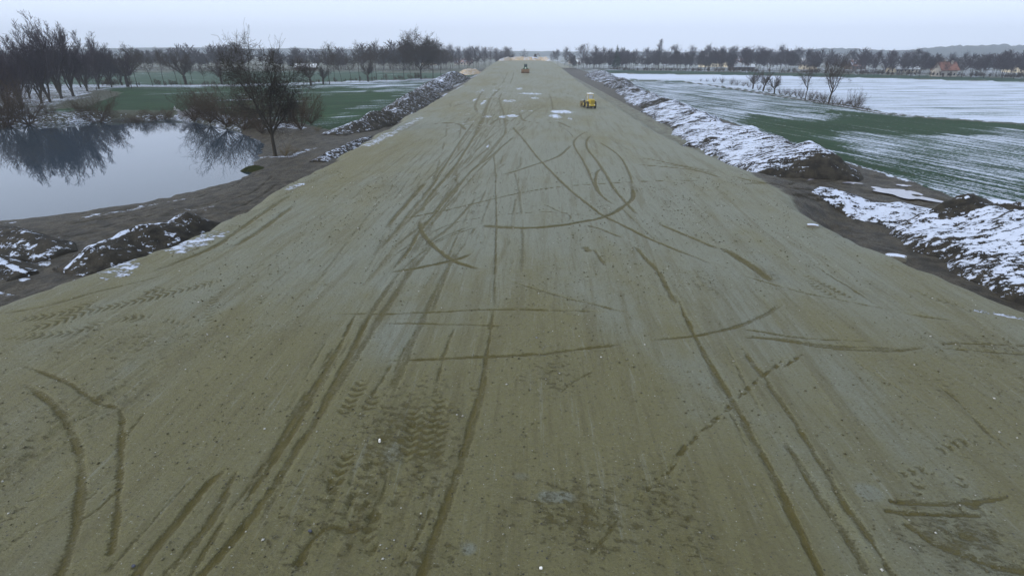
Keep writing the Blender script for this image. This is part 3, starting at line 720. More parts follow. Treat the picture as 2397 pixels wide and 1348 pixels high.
heap('spoil_heap', [(37, 16, 2.3, 8.5, 6), (37, 30, 2.6, 9.5, 6.5), (37, 40, 2.7, 9, 6.5), (36.8, 44.6, 3.0, 6.5, 6.0), (36.2, 47, .8, 4, 4)], 17, M_heap,
     'large snow blanketed earth heap with a dark peak beside the road', lambda D, t, a, b: np.where((b > 42.3) & (a > 33) & (a < 38.6), .05, .60-.18*ss(.3, .9, np.abs(D))*(D < 0)), groove=.06, nd=70, lump=.6, ds=.28)
heap('spoil_heap', [(27.8, 52.2, .2, 2.2, 2.2), (30, 50.3, 1.0, 3, 3.6), (33.5, 48, 1.35, 3.2, 5), (37, 46.5, .8, 3, 4)], 18, M_heap,
     'low snow covered tongue of earth below the muddy exit track', lambda D, t, a, b: np.where(D < -.05, .12, .56), nd=40, lump=.4, ds=.25)
heap('spoil_heap', [(41, 52.5, .3, 3, 2.5), (43.5, 49.5, 1.1, 3, 3), (47, 46, 1.2, 3, 3), (52, 42, 1., 3, 3)], 19, M_heap,
     'small dark earth heap with a snow strip at the right frame edge', lambda D, t, a, b: np.where(np.abs(D) < .3, .55, .2), nd=30, lump=.4, ds=.3)
# left side
GL_ = 'earth mounds along the left verge'
heap('earth_mound', [(-31.2, 32.2, .2, 1.5, 2.0), (-30.4, 34, .95, 2.3, 3.0), (-29.2, 38, 1.3, 2.6, 3.4), (-28, 41.5, 1.7, 2.8, 3.2), (-27.6, 43.8, .4, 2, 2)], 31, M_left,
     'dark earth mound with a snow lined crest between the pond and the road', lambda D, t, a, b: np.where(np.abs(D+.02) < .09, .6, .10), nd=52, lump=.75, ds=.2, group=GL_, sharp=1.3)
heap('earth_mound', [(-45, 40.5, .6, 2.5, 3), (-40, 38.4, 1.15, 2.5, 3), (-36, 36.6, .9, 2.2, 2.6), (-34, 35.5, .2, 1.2, 1.2)], 32, M_left,
     'dark earth mound with a snow patch at the left frame edge', lambda D, t, a, b: np.where((D > .25) & (D < .6), .42, .06), nd=36, lump=.4, ds=.25, group=GL_)
heap('earth_mound', [(-42, 34.8, .5, 2, 2), (-37, 33.2, .9, 2, 2.4), (-33.2, 31.6, .2, 1, 1)], 33, M_left,
     'lowest dark earth mound edged with a thin snow line at the left', lambda D, t, a, b: np.where(np.abs(D) < .12, .55, .1), nd=30, lump=.35, ds=.25, group=GL_)
heap('earth_mound', [(-35.5, 98, .2, 3, 3), (-34, 104, 1.6, 4, 4.5), (-31.2, 115, 2.5, 4.5, 5), (-28.5, 121, 1.6, 3.5, 4), (-27.5, 125, .3, 2, 3)], 34, M_left,
     'dark pointed earth mound right of the big pond tree', lambda D, t, a, b: np.where(D < -.02, .40, .10), nd=36, lump=.6, ds=.4, group=GL_)
heap('earth_mound', [(-28.5, 72, .2, 1.5, 1.6), (-28, 78, .9, 1.8, 2), (-27.5, 88, 1.0, 1.8, 2), (-27, 96, .2, 1.5, 1.5)], 35, M_left,
     'low dark clod bank running beside the left road edge', lambda D, t, a, b: .24+0*a, nd=26, lump=.6, ds=.25, group=GL_)
heap('earth_mound', [(-31, 130, .3, 4, 4), (-32.5, 140, 2.2, 5, 6), (-34.5, 165, 2.6, 6, 7), (-36, 190, 2.2, 6, 7), (-37, 204, .4, 4, 4)], 36, M_left,
     'long dark spoil bank flecked with snow beside the green left field', lambda D, t, a, b: np.where(D < 0, .26, .14), ds=.5, nd=36, lump=.7, group=GL_)
heap('earth_mound', [(-37, 208, .5, 5, 5), (-38.5, 222, 3.0, 7, 8), (-40, 245, 3.0, 7, 8), (-41, 256, .5, 4, 4)], 37, M_heap,
     'striped snowy earth mound at the far corner of the left field', lambda D, t, a, b:   .28+0*a, ds=.6, nd=34, lump=.6, groove=.3, group=GL_)
heap('earth_mound', [(-41, 262, .5, 6, 6), (-42, 285, 3.6, 8, 9), (-43, 330, 3.6, 8, 9), (-44, 345, .5, 5, 5)], 38, M_left,
     'farthest dark earth mound with snow on its back, left of the road', lambda D, t, a, b: np.where(D < 0, .5, .2), ds=.8, nd=34, lump=.7, group=GL_)
heap('sand_heap', [(-45, 385, .4, 5, 5), (-44, 400, 3.4, 6, 7), (-41, 425, 3.2, 6, 6), (-40, 440, .4, 5, 5)], 39, M_sand,
     'small orange brown sand heap left of the far end of the road', lambda D, t, a, b: .2+0*a, ds=1.2, nd=24, lump=.8, cat='sand heap')
heap('sand_heap', [(-27, 492, .5, 2.5, 3), (-23, 520, 2.8, 3, 3), (-19, 530, 3.0, 4, 4), (12, 530, 3.0, 4, 4), (15, 518, 2.8, 3, 3), (18, 490, .5, 2.5, 3)], 40, M_sand,
     'bright sand bank closing the far end of the road', lambda D, t, a, b: .42+0*a, ds=1.2, nd=22, lump=.35, cat='sand bank')

# ------------------------------------------------------------------ plants
M_bark = plain('bark', (.040, .034, .026), .9, .35, 6, .2)
M_twig = plain('twigs', (.055, .044, .036), .9, .35, 8, .2)
M_twigp = plain('far_twigs', (.042, .032, .040), .9, .35, 8, .2)
M_twigb = plain('brown_twigs', (.060, .042, .026), .9, .35, 8, .2)
M_leaf = plain('needles', (.014, .032, .022), .9, .4, 8, .2)
M_reed = plain('dry_grass', (.13, .10, .05), .9, .4, 8, .2)
M_moss = plain('bank_grass', (.055, .065, .02), .9, .4, 8, .2)
def tubes(segs, sides):
    a = np.array(segs, float)
    if not len(a): a = np.zeros((0, 8))
    p0 = a[:, 0:3]; p1 = a[:, 3:6]; r0 = a[:, 6]; r1 = a[:, 7]
    d = p1-p0; l = np.linalg.norm(d, axis=1)+1e-9; d = d/l[:, None]
    up = np.where(np.abs(d[:, 2:3]) > .9, np.array([[1., 0, 0]]), np.array([[0, 0, 1.]]))
    u = np.cross(d, up); u /= np.linalg.norm(u, axis=1)[:, None]; v = np.cross(d, u)
    co = np.zeros((len(a), 2*sides, 3))
    for k in range(sides):
        c, s_ = math.cos(2*math.pi*k/sides), math.sin(2*math.pi*k/sides)
        o = u*c+v*s_
        co[:, k] = p0+o*r0[:, None]; co[:, sides+k] = p1+o*r1[:, None]
    base = (np.arange(len(a))*2*sides)[:, None]
    f = np.stack([np.concatenate([base+k, base+(k+1) % sides, base+sides+(k+1) % sides, base+sides+k], 1) for k in range(sides)], 1).reshape(-1, 4)
    return co.reshape(-1, 3), f
def norm(v):
    l = math.sqrt(v[0]**2+v[1]**2+v[2]**2)+1e-9; return (v[0]/l, v[1]/l, v[2]/l)
def turn(R_, d, ang):
    a = (R_.gauss(0, 1), R_.gauss(0, 1), R_.gauss(0, 1)); dt = sum(i*j for i, j in zip(a, d))
    n = norm(tuple(i-dt*j for i, j in zip(a, d))); c, s_ = math.cos(ang), math.sin(ang)
    return norm(tuple(d[i]*c+n[i]*s_ for i in range(3)))
class Plant:
    def __init__(s, seed): s.R = random.Random(seed); s.tr = []; s.cr = []; s.lim = 40000
    def rec(s, p, d, L, r, l, P):
        s.q = [(p, d, L, r, l)]; k = 0
        sh = False; last = len(P['n'])-1
        while k < len(s.q) and len(s.cr)+len(s.tr) < s.lim:
            if not sh and s.q[k][4] == last:
                t_ = s.q[k:]; s.R.shuffle(t_); s.q[k:] = t_; sh = True
            s.one(*s.q[k], P); k += 1
    def one(s, p, d, L, r, l, P):
        R_ = s.R; n = P['n'][l]; st = P['start'][l]; last = l == len(P['n'])-1
        rr = r
        for i in range(n):
            w = P['wob'][l]
            d = norm((d[0]+R_.gauss(0, w), d[1]+R_.gauss(0, w), d[2]+R_.gauss(0, w)+P['trop'][l]))
            q = (p[0]+d[0]*L/n, p[1]+d[1]*L/n, p[2]+d[2]*L/n)
            r1 = r*(1-(i+1)/n*(1-P['tap'][l])); r1 = max(r1, P['rmin'])
            (s.tr if l < P['tl'] else s.cr).append((*p, *q, rr, r1)); rr = r1; p = q
            f = (i+1)/n
            if not last and f >= st:
                k = P['kids'][l]; k = int(k)+(R_.random() < k % 1)
                for _ in range(k):
                    sh = P['shape'][l](f) if callable(P['shape'][l]) else P['shape'][l]
                    s.q.append((p, turn(R_, d, math.radians(R_.gauss(P['ang'][l], P['ang'][l]*.22))), L*P['ratio'][l]*sh*R_.uniform(.7, 1.2), max(r1*P['rr'][l], P['rmin']), l+1))
    def meshes(s, name):
        z = sorted([t[5] for t in s.cr+s.tr]); z = z[int(len(z)*.988)-1]; k = 1/z
        def sc_(a): return [tuple(v*k for v in t) for t in a]
        a, b = tubes(sc_(s.tr), 6); c, e = tubes(sc_(s.cr), 3)
        return mkmesh('trunk', a, b), mkmesh('crown', c, e)
SPECS = {
 'oak': dict(n=[4,7,6,5,4,3], start=[.75,.25,.3,.3,.3,1], kids=[3.2,1.5,1.6,1.6,1.6,0], wob=[.06,.13,.18,.22,.25,.3], trop=[.1,.05,.05,.04,.03,.02], tap=[.8,.35,.3,.3,.4,.5],
             ang=[38,42,42,40,40,0], ratio=[2.0,.55,.6,.6,.6,0], shape=[1,lambda f: 1.25-f*.6,1,1,1,1], rr=[.55,.55,.6,.6,.7,1], tl=2, L=.34, r=.022, rmin=.0011),
 'alder': dict(n=[12,6,4,3], start=[.35,.2,.2,1], kids=[3.3,1.7,1.7,0], wob=[.035,.12,.2,.25], trop=[.03,.07,.05,.03], tap=[.15,.3,.3,.5],
             ang=[55,42,40,0], ratio=[.30,.45,.5,0], shape=[lambda f: .55+.9*(1-abs(f-.55)*1.9),1,1,1], rr=[.38,.6,.7,1], tl=1, L=1., r=.013, rmin=.0016),
 'birch': dict(n=[12,6,5,3], start=[.3,.2,.2,1], kids=[4.3,2.0,2.0,0], wob=[.05,.14,.22,.3], trop=[.03,.06,.02,-.02], tap=[.12,.3,.3,.5],
             ang=[48,42,42,0], ratio=[.38,.48,.5,0], shape=[lambda f: .3+1.1*(1-abs(f-.5)*1.7),1,1,1], rr=[.4,.6,.7,1], tl=1, L=1., r=.014, rmin=.0021),
 'poplar': dict(n=[4,9,7,5,3], start=[.2,.15,.2,.2,1], kids=[2.4,2.0,1.5,1.6,0], wob=[.05,.06,.1,.16,.2], trop=[.05,.09,.08,.06,.05], tap=[.7,.2,.3,.3,.5],
             ang=[22,30,30,30,0], ratio=[4.6,.36,.5,.5,0], shape=[1,lambda f: 1.25-.9*f,1,1,1], rr=[.6,.45,.6,.7,1], tl=2, L=.16, r=.020, rmin=.0011),
 'spire': dict(n=[14,6,4,3], start=[.15,.2,.2,1], kids=[3.5,1.8,1.6,0], wob=[.02,.08,.14,.2], trop=[.03,.1,.08,.05], tap=[.1,.3,.3,.5],
             ang=[38,30,35,0], ratio=[.32,.5,.5,0], shape=[lambda f: 1.25-1.05*f,1,1,1], rr=[.35,.6,.7,1], tl=1, L=1., r=.014, rmin=.002),
 'willow': dict(n=[3,6,5,3], start=[.9,.15,.2,1], kids=[11,1.6,1.5,0], wob=[.03,.09,.14,.2], trop=[.05,.08,.05,.03], tap=[1.1,.25,.3,.5],
             ang=[32,25,28,0], ratio=[2.2,.45,.5,0], shape=[1,lambda f: 1.2-.6*f,1,1], rr=[.32,.6,.7,1], tl=1, L=.3, r=.045, rmin=.0035),
 'shrub': dict(n=[1,7,5,4], start=[1,.15,.15,1], kids=[26,2.1,1.7,0], wob=[.03,.12,.18,.25], trop=[.05,.05,.03,.02], tap=[1,.25,.3,.5],
             ang=[48,32,35,0], ratio=[26,.42,.5,0], shape=[1,lambda f: 1.1-.5*f,1,1], rr=[.5,.6,.7,1], tl=1, L=.03, r=.016, rmin=.0028),
 'conifer': dict(n=[16,5,4], start=[.1,.2,1], kids=[7,3.5,0], wob=[.01,.1,.2], trop=[.02,-.04,-.04], tap=[.1,.3,.5],
             ang=[80,50,0], ratio=[.26,.4,0], shape=[lambda f: 1.15-1.05*f,1,1], rr=[.4,.7,1], tl=1, L=1., r=.015, rmin=.006),
}
def proto(kind, seed, **over):
    P = dict(SPECS[kind]); P.update(over)
    pl = Plant(seed); pl.lim = P.get('lim', 9000)
    if kind == 'birch2': pass
    pl.rec((0, 0, 0), (0, 0, 1), P['L'], P['r'], 0, P)
    if DBG: print('PLANT', kind, len(pl.tr), len(pl.cr), 'queue', len(pl.q))
    return pl.meshes(kind)
PR = {}
def getp(kind, seed, tm, cm, **over):
    key = (kind, seed, tm.name, cm.name)
    if key not in PR:
        a, b = proto(kind, seed, **over); a.materials.append(tm); b.materials.append(cm); PR[key] = (a, b)
    return PR[key]
def height_for(x0, y0, z0, top):
    v = -(top-674)/F_; q = np.array((x0, y0, z0-CH))
    return (v*q.dot(Fv)-q.dot(Uv))/(Uv[2]-v*Fv[2])
SEEDR = random.Random(99)
def put(name, pr, px, base, top, label, cat, group=None, wide=1.0, off=0.0, rz=None, z=None):
    bx, by, bz = G(px, base)
    h = height_for(bx, by, bz, top)
    e = bpy.data.objects.new(name, None); COL.objects.link(e)
    e.location = (bx, by, bz-.1-off); e.scale = (h*wide, h*wide, h)
    e.rotation_euler = (0, 0, SEEDR.uniform(0, 6.28) if rz is None else rz)
    e['label'] = label; e['category'] = cat
    if group: e['group'] = group
    for nm, me in zip(('trunk', 'crown'), pr):
        if len(me.vertices): link(nm, me, None, e)
    return e
ORD = ['first', 'second', 'third', 'fourth', 'fifth', 'sixth', 'seventh', 'eighth', 'ninth', 'tenth', 'eleventh', 'twelfth', 'thirteenth', 'fourteenth', 'fifteenth', 'sixteenth',
       'seventeenth', 'eighteenth', 'nineteenth', 'twentieth', 'twenty-first', 'twenty-second', 'twenty-third', 'twenty-fourth', 'twenty-fifth', 'twenty-sixth', 'twenty-seventh', 'twenty-eighth', 'twenty-ninth',
       'thirtieth', 'thirty-first', 'thirty-second', 'thirty-third', 'thirty-fourth', 'thirty-fifth', 'thirty-sixth']
# the big tree on the pond bank
put('bare_tree', getp('oak', 7, M_bark, M_bark, lim=30000, L=.30, r=.028, rmin=.0012), 645, 366, 97, 'large bare spreading tree standing on the pond bank', 'tree', wide=.74, rz=0.)
put('bare_tree', getp('oak', 7, M_bark, M_twig, lim=24000, r=.028, rmin=.0026), 986, 186, 78, 'tall bare oak standing alone in the left tree row near the road', 'tree', wide=.95, rz=0.)
# left pond cluster
LC = [(145, 232, 42), (118, 239, 62), (172, 226, 66), (98, 243, 92), (232, 208, 84), (205, 214, 100), (262, 205, 116), (52, 256, 108), (22, 268, 122), (285, 200, 128), (70, 230, 120), (190, 205, 118)]
for i, (px, b, t) in enumerate(sorted(LC)):
    put('poplar_tree', getp('poplar', 20+i % 4, M_bark, M_twigp, lim=13000, rmin=.0015), px, b, t, '%s bare poplar from the left in the dense grove behind the pond' % ORD[i], 'tree', 'poplar grove behind the pond', wide=1.0)
# left row
LR = [(240, 202, 128, 'alder'), (300, 204, 116, 'willow'), (322, 204, 104, 'alder'), (358, 202, 120, 'alder'), (385, 201, 112, 'alder'), (416, 199, 122, 'alder'), (436, 198, 120, 'willow'), (452, 198, 140, 'alder'), (480, 198, 148, 'alder'),
      (520, 198, 140, 'willow'), (712, 200, 132, 'alder'), (728, 201, 138, 'willow'), (757, 198, 152, 'willow'), (772, 198, 100, 'alder'), (785, 193, 125, 'alder'), (800, 193, 122, 'alder'), (822, 194, 130, 'alder'), (842, 192, 100, 'alder'),
      (862, 192, 140, 'willow'), (872, 190, 118, 'alder'), (882, 188, 96, 'alder'), (898, 187, 112, 'alder'), (922, 188, 130, 'alder'), (946, 187, 108, 'birch'), (962, 186, 120, 'alder'),
      (1014, 184, 92, 'birch'), (1032, 182, 112, 'alder'), (1056, 172, 118, 'alder')]
for i, (px, b, t, k) in enumerate(LR):
    d_ = {'alder': 'slender bare alder', 'willow': 'bushy many-stemmed willow', 'birch': 'broad bare tree'}[k]
    put(k+'_tree', getp(k, 40+i % 3, M_bark, M_twig, lim=4500), px, b, t, '%s, %s from the left in the row behind the green left field' % (d_, ORD[i]), 'tree', 'trees in the left row', wide=.9 if k == 'alder' else 1.1)
# trees left of the road's far end
for i, (px, b, t) in enumerate([(1045, 163, 112), (1060, 163, 104), (1076, 162, 109), (1095, 162, 112), (1108, 161, 108), (1120, 160, 107), (1136, 158, 110), (1163, 148, 113)]):
    put('birch_tree', getp('birch', 50+i % 3, M_bark, M_twigp, lim=4500), px, b, t, '%s bare birch from the left in the group left of the road end' % ORD[i], 'tree', 'birches left of the road end', wide=.75)
# right row
RR = [(1294, 152, 120, 'birch'), (1306, 152, 116, 'birch'), (1322, 154, 111, 'birch'), (1345, 157, 128, 'conifer'), (1366, 160, 104, 'birch'), (1390, 162, 108, 'birch'), (1412, 163, 111, 'birch'), (1428, 163, 114, 'birch'), (1442, 163, 106, 'conifer'), (1453, 163, 112, 'birch'),
      (1486, 165, 115, 'birch'), (1510, 165, 112, 'birch'), (1541, 165, 92, 'spire'), (1578, 166, 105, 'birch'), (1586, 167, 122, 'birch'), (1612, 167, 107, 'birch'), (1650, 167, 104, 'birch'), (1682, 169, 113, 'birch'), (1716, 169, 108, 'birch'), (1745, 170, 109, 'birch'), (1766, 170, 108, 'birch'),
      (1795, 171, 115, 'birch'), (1824, 173, 106, 'birch'), (1858, 172, 111, 'birch'), (1888, 173, 114, 'birch'), (1935, 175, 116, 'birch'), (1985, 176, 116, 'birch')]
RR2 = [(2012, 177, 122, 'birch'), (2045, 178, 118, 'birch'), (2085, 180, 120, 'birch'), (2130, 181, 114, 'birch'), (2152, 181, 124, 'birch'), (2178, 181, 130, 'birch'), (2216, 182, 124, 'birch'), (2250, 183, 123, 'birch'), (2272, 184, 128, 'birch'), (2302, 184, 127, 'birch'), (2345, 185, 118, 'birch'), (2372, 186, 136, 'birch'), (2395, 186, 140, 'birch')]
for grp, lst, where in (('trees behind the snow meadow', RR, 'behind the snow meadow'), ('trees before the village on the right', RR2, 'in the row below the right hill')):
    cnt = {}
    for i, (px, b, t, k) in enumerate(lst):
        d_ = {'birch': 'round crowned bare tree', 'conifer': 'dark green conifer', 'spire': 'tall pointed bare poplar'}[k]
        cnt[k] = cnt.get(k, 0)+1
        nm = {'birch': 'bare_tree', 'conifer': 'conifer_tree', 'spire': 'poplar_tree'}[k]
        put(nm, getp(k, 60+i % (5 if k == 'birch' else 1), M_bark, M_leaf if k == 'conifer' else M_twigp, lim=5500), px, b, t, ('%s %s from the left %s' % (ORD[cnt[k]-1], d_, where)), 'tree', grp, wide=SEEDR.uniform(.65, 1.05) if k == 'birch' else .8)
# willows and shrubs on the ditch
for i, (px, b, t, k, lb) in enumerate([(1762, 209, 168, 'willow', 'left of the three pollard willows on the ditch'), (1786, 214, 166, 'willow', 'middle of the three pollard willows on the ditch'), (1812, 220, 177, 'willow', 'right of the three pollard willows on the ditch')]):
    put('willow_tree', getp(k, 70+i, M_bark, M_twig, lim=3500), px, b, t, lb, 'tree', 'pollard willows on the ditch', wide=1.1)
put('bare_tree', getp('oak', 75, M_bark, M_twig, lim=3500, r=.02), 1884, 235, 150, 'thin bare tree leaning over the ditch', 'tree', wide=.8)
put('bare_tree', getp('oak', 76, M_bark, M_twig, lim=8000, r=.03), 1939, 243, 128, 'tallest bare tree on the ditch at the field edge', 'tree', wide=.75)
put('shrub', getp('shrub', 80, M_twigb, M_twigb, lim=3500), 1998, 253, 207, 'dense bare shrub at the near end of the ditch row', 'shrub', wide=.75)
for i, (px, b, t) in enumerate(sorted([(1640, 191, 184), (1655, 192, 184), (1672, 193, 181), (1690, 196, 180), (1712, 199, 181), (1740, 203, 188), (1838, 224, 205), (1850, 226, 208), (1864, 228, 206), (1905, 238, 212), (1918, 240, 215), (1962, 247, 228), (1975, 249, 232), (2018, 256, 244), (1725, 201, 186), (1752, 205, 189), (1775, 212, 196), (1800, 217, 200), (1826, 222, 203), (1875, 231, 206), (1895, 236, 210), (1928, 243, 214), (1950, 246, 218), (1985, 251, 224), (2008, 255, 232), (2030, 259, 247)])):
    put('shrub', getp('shrub', 81+i % 3, M_twigb, M_twigb, lim=1800), px, b, t, '%s small twiggy shrub from the left along the ditch' % ORD[i], 'shrub', 'small shrubs along the ditch', wide=.7)
# shrubs round the pond
for i, (px, b, t, w, lb) in enumerate([(230, 283, 218, .9, 'dark shrub on the far pond shore under the grove'), (205, 276, 236, 1.1, 'low shrub left of the dark far shore shrub'), (455, 283, 214, 1.0, 'leftmost brown willow shrub overhanging the pond'),
       (492, 288, 204, 1.0, 'second brown willow shrub overhanging the pond'), (530, 296, 196, 1.1, 'third brown willow shrub overhanging the pond'), (572, 306, 226, 1.1, 'willow shrub over the water just left of the big tree'), (612, 314, 240, 1., 'willow shrub right behind the big tree trunk'),
       (705, 306, 205, .7, 'upright shrub right of the big pond tree'), (728, 292, 222, .7, 'rightmost shrub by the end of the green field'), (672, 292, 230, .8, 'thin shrub behind the big tree'),
       (20, 292, 178, 1., 'large dark thicket at the left frame edge above the pond'), (66, 287, 208, 1.1, 'dark thicket on the left shore beside the frame edge thicket'), (380, 283, 248, 1.4, 'low brown brush on the middle of the far shore'), (330, 283, 262, 2., 'faint brown brush left of the middle shore'),
       (120, 280, 245, 1.3, 'low dark bush on the snowy left shore'), (0, 300, 215, 1., 'bush at the very left edge by the water')]):
    put('shrub', getp('shrub', 90+i % 4, M_twigb, M_twigb, lim=6000, rmin=.0017), px, b, t, lb, 'shrub', 'shrubs round the pond', wide=w)
for i, (px, b, t, lb) in enumerate([(668, 366, 334, 'tuft of dry reed stems just right of the big tree'), (690, 360, 336, 'tuft of dry stems farther right of the big tree'), (745, 308, 290, 'dark low bramble right of the pond shrubs')]):
    put('shrub', getp('shrub', 95, M_reed, M_reed, lim=1200), px, b, t, lb, 'shrub', 'dry tufts by the big tree', wide=.9)
# grass clump hanging over the pond corner
cl = Plant(5); R_ = cl.R
for k in range(2600):
    a = R_.uniform(0, 6.28); rr_ = R_.random()**.5; hx, hy = rr_*math.cos(a), rr_*math.sin(a); hz = .55*(1-rr_**2)
    dx, dy = hx*.5+R_.gauss(0, .12), hy*.5+R_.gauss(0, .12)
    cl.cr.append((hx, hy, hz-.1, hx+dx*.45, hy+dy*.45, hz+.16, .016, .012)); cl.cr.append((hx+dx*.45, hy+dy*.45, hz+.16, hx+dx, hy+dy, hz-.15, .012, .004))
a_, b_ = tubes(cl.cr, 3); a_[:, 0] *= 1.3; a_ *= 1.05
gx, gy, gz_ = G(596, 397)
o = link('grass_clump', mkmesh('grass_clump', a_, b_), M_moss, label='yellow green grass clump on the pond corner below the big tree', category='grass clump'); o.location = (gx, gy, gz_-.2)
# far woods reading as one mass
def wood(name, pts, n, hmin, hmax, seed, mat, label, ch=.0045, depth=35):
    R_ = random.Random(seed); base = [Plant(seed+k) for k in range(3)]; S = []
    P = dict(SPECS['birch']); P['rmin'] = ch
    for b in base: b.lim = 420; b.rec((0, 0, 0), (0, 0, 1), 1., .012, 0, P)
    arrs = [np.array(b.tr+b.cr) for b in base]
    A = np.array(pts, float); seg = np.hypot(*np.diff(A, axis=0).T); c = np.concatenate([[0], np.cumsum(seg)])
    for i in range(n):
        t = R_.uniform(0, c[-1]); bx = np.interp(t, c, A[:, 0])+R_.gauss(0, depth*.3); by = np.interp(t, c, A[:, 1])+R_.uniform(0, depth)
        h = R_.uniform(hmin, hmax)*(.75+.5*float(vn(np.array([t*.02]), np.array([seed*1.]), 3)[0])); a = arrs[i % 3].copy(); th = R_.uniform(0, 6.28); cs, sn_ = math.cos(th), math.sin(th)
        for o_ in (0, 3):
            X0 = a[:, o_].copy(); Y0 = a[:, o_+1].copy()
            a[:, o_] = (X0*cs-Y0*sn_)*h*1.1+bx; a[:, o_+1] = (X0*sn_+Y0*cs)*h*1.1+by; a[:, o_+2] = a[:, o_+2]*h-2.8
        a[:, 6:] *= h; S.append(a)
    co, f = tubes(np.concatenate(S), 3)
    link(name, mkmesh(name, co, f), mat, kind='stuff', label=label, category='woodland')
wood('far_wood', [(-620, 470), (-400, 500), (-250, 500), (-160, 505), (-60, 520)], 340, 9, 18, 3, M_twigp, 'hazy bare woodland along the far left skyline', .010)
wood('far_wood', [(-150, 560), (-60, 620), (-30, 700)], 70, 9, 16, 4, M_twigp, 'hazy woodland left of the road end')
wood('far_wood', [(45, 560), (120, 540), (200, 470), (300, 390), (420, 290)], 330, 8, 15, 5, M_twigp, 'hazy low woodland behind the village trees', .011)
wood('hedge', [(70, 480), (120, 470), (186, 425), (297, 330), (400, 250)], 330, 1.6, 3.2, 6, M_twigb, 'low dark hedge along the foot of the village trees', .012, 5)
wood('far_wood', [(-165, 205), (-190, 225), (-230, 215), (-300, 235), (-260, 270), (-420, 300)], 120, 10, 19, 8, M_twigp, 'dark brushwood behind the poplar grove')
wood('brush', [(-190, 246), (-160, 250), (-125, 261), (-105, 281), (-60, 322)], 90, 1.2, 3.0, 9, M_twigb, 'low brush under the left tree row', .012, 3)

# ------------------------------------------------------------------ solid helper
class MB:
    def __init__(s): s.v = []; s.f = []
    def hexa(s, P):
        b = len(s.v); s.v += [tuple(p) for p in P]
        s.f += [tuple(b+i for i in q) for q in ((0, 3, 2, 1), (4, 5, 6, 7), (0, 1, 5, 4), (1, 2, 6, 5), (2, 3, 7, 6), (3, 0, 4, 7))]
    def box(s, x0, x1, y0, y1, z0, z1, tx=0., ty=0.):
        s.hexa([(x0, y0, z0), (x1, y0, z0), (x1, y1, z0), (x0, y1, z0), (x0+tx, y0+ty, z1), (x1-tx, y0+ty, z1), (x1-tx, y1-ty, z1), (x0+tx, y1-ty, z1)])
    def prism(s, pts, x0, x1):   # pts in (y, z), extruded along x
        b = len(s.v); n = len(pts)
        s.v += [(x0, a, c) for a, c in pts]+[(x1, a, c) for a, c in pts]
        s.f.append(tuple(b+i for i in range(n))); s.f.append(tuple(b+n+i for i in reversed(range(n))))
        for i in range(n): j = (i+1) % n; s.f.append((b+i, b+n+i, b+n+j, b+j))
    def cyl(s, c, r, w, n=20, axis='x', r2=None):
        b = len(s.v); r2 = r if r2 is None else r2
        for k, (o_, q) in enumerate(((-w/2, r), (w/2, r2))):
            for i in range(n):
                a = 2*math.pi*i/n; u, v = q*math.cos(a), q*math.sin(a)
                s.v.append({'x': (c[0]+o_, c[1]+u, c[2]+v), 'z': (c[0]+u, c[1]+v, c[2]+o_), 'y': (c[0]+u, c[1]+o_, c[2]+v)}[axis])
        s.f.append(tuple(b+i for i in reversed(range(n)))); s.f.append(tuple(b+n+i for i in range(n)))
        for i in range(n): j = (i+1) % n; s.f.append((b+i, b+j, b+n+j, b+n+i))
    def bar(s, p, q, r):
        co, f = tubes([(*p, *q, r, r)], 6); b = len(s.v); s.v += [tuple(c) for c in co]; s.f += [tuple(b+int(i) for i in g) for g in f]
    def build(s, name, mat, parent=None, bev=0., **kw):
        me = bpy.data.meshes.new(name); me.from_pydata(s.v, [], s.f); me.update()
        o = link(name, me, mat, parent, **kw)
        if bev: m = o.modifiers.new('b', 'BEVEL'); m.width = bev; m.segments = 2; m.limit_method = 'ANGLE'
        return o
def root(name, loc, rz, label, cat, group=None, sc_=1.):
    e = bpy.data.objects.new(name, None); COL.objects.link(e); e.location = loc; e.rotation_euler = (0, 0, rz); e.scale = (sc_,)*3
    e['label'] = label; e['category'] = cat
    if group: e['group'] = group
    return e
M_yel = plain('yellow_paint', (.45, .34, .035), .5, .35); M_blk = plain('black_rubber', (.02, .02, .02), .8, .3); M_tyre = plain('dusty_tyre', (.07, .068, .055), .9, .3)
M_glass = plain('glass', (.35, .38, .42), .1, .1, spec=.8); M_white = plain('white_paint', (.75, .77, .8), .5, .06); M_dirtm = plain('worn_steel', (.16, .12, .05), .7, .3)
M_grn = plain('green_paint', (.02, .10, .05), .45, .15); M_rust = plain('rusty_red', (.13, .075, .035), .7, .25); M_chr = plain('lamp', (.85, .85, .85), .2, .05)
M_grille = plain('yellow_grille', (.36, .27, .03), .6, .2)
# wheel loader, seen from the rear.  local: rear towards -y
lx, ly, lz = G(1383, 255)
lo = root('wheel_loader', (lx, ly+2.2, lz-.02), math.radians(7), 'yellow articulated wheel loader with a cab seen from behind on the road', 'wheel loader')
b = MB(); b.box(-.62, .62, -2.3, -.3, .75, 1.95, .05, .0); b.box(-.75, .75, -2.35, -1.9, .55, .95); b.box(-.5, .5, -.3, 2.0, .75, 1.25); b.box(-1., -.55, -1.7, -.6, 1.52, 1.60); b.box(.55, 1., -1.7, -.6, 1.52, 1.60); b.build('body', M_yel, lo, .05)
b = MB(); b.box(-.48, .48, -2.352, -2.28, .98, 1.78)
for k in range(8): b.box(-.46, .46, -2.40, -2.352, 1.0+k*.098, 1.05+k*.098)
g = b.build('grille', M_grille, lo)
b = MB(); b.box(-.55, .55, -2.2, 1.6, .42, .74); b.build('chassis', M_blk, lo)
b = MB()
for sx in (-1, 1):
    for yy in (-.35, .95): b.box(sx*.62-.05, sx*.62+.05, yy-.05, yy+.05, 1.25, 2.95)
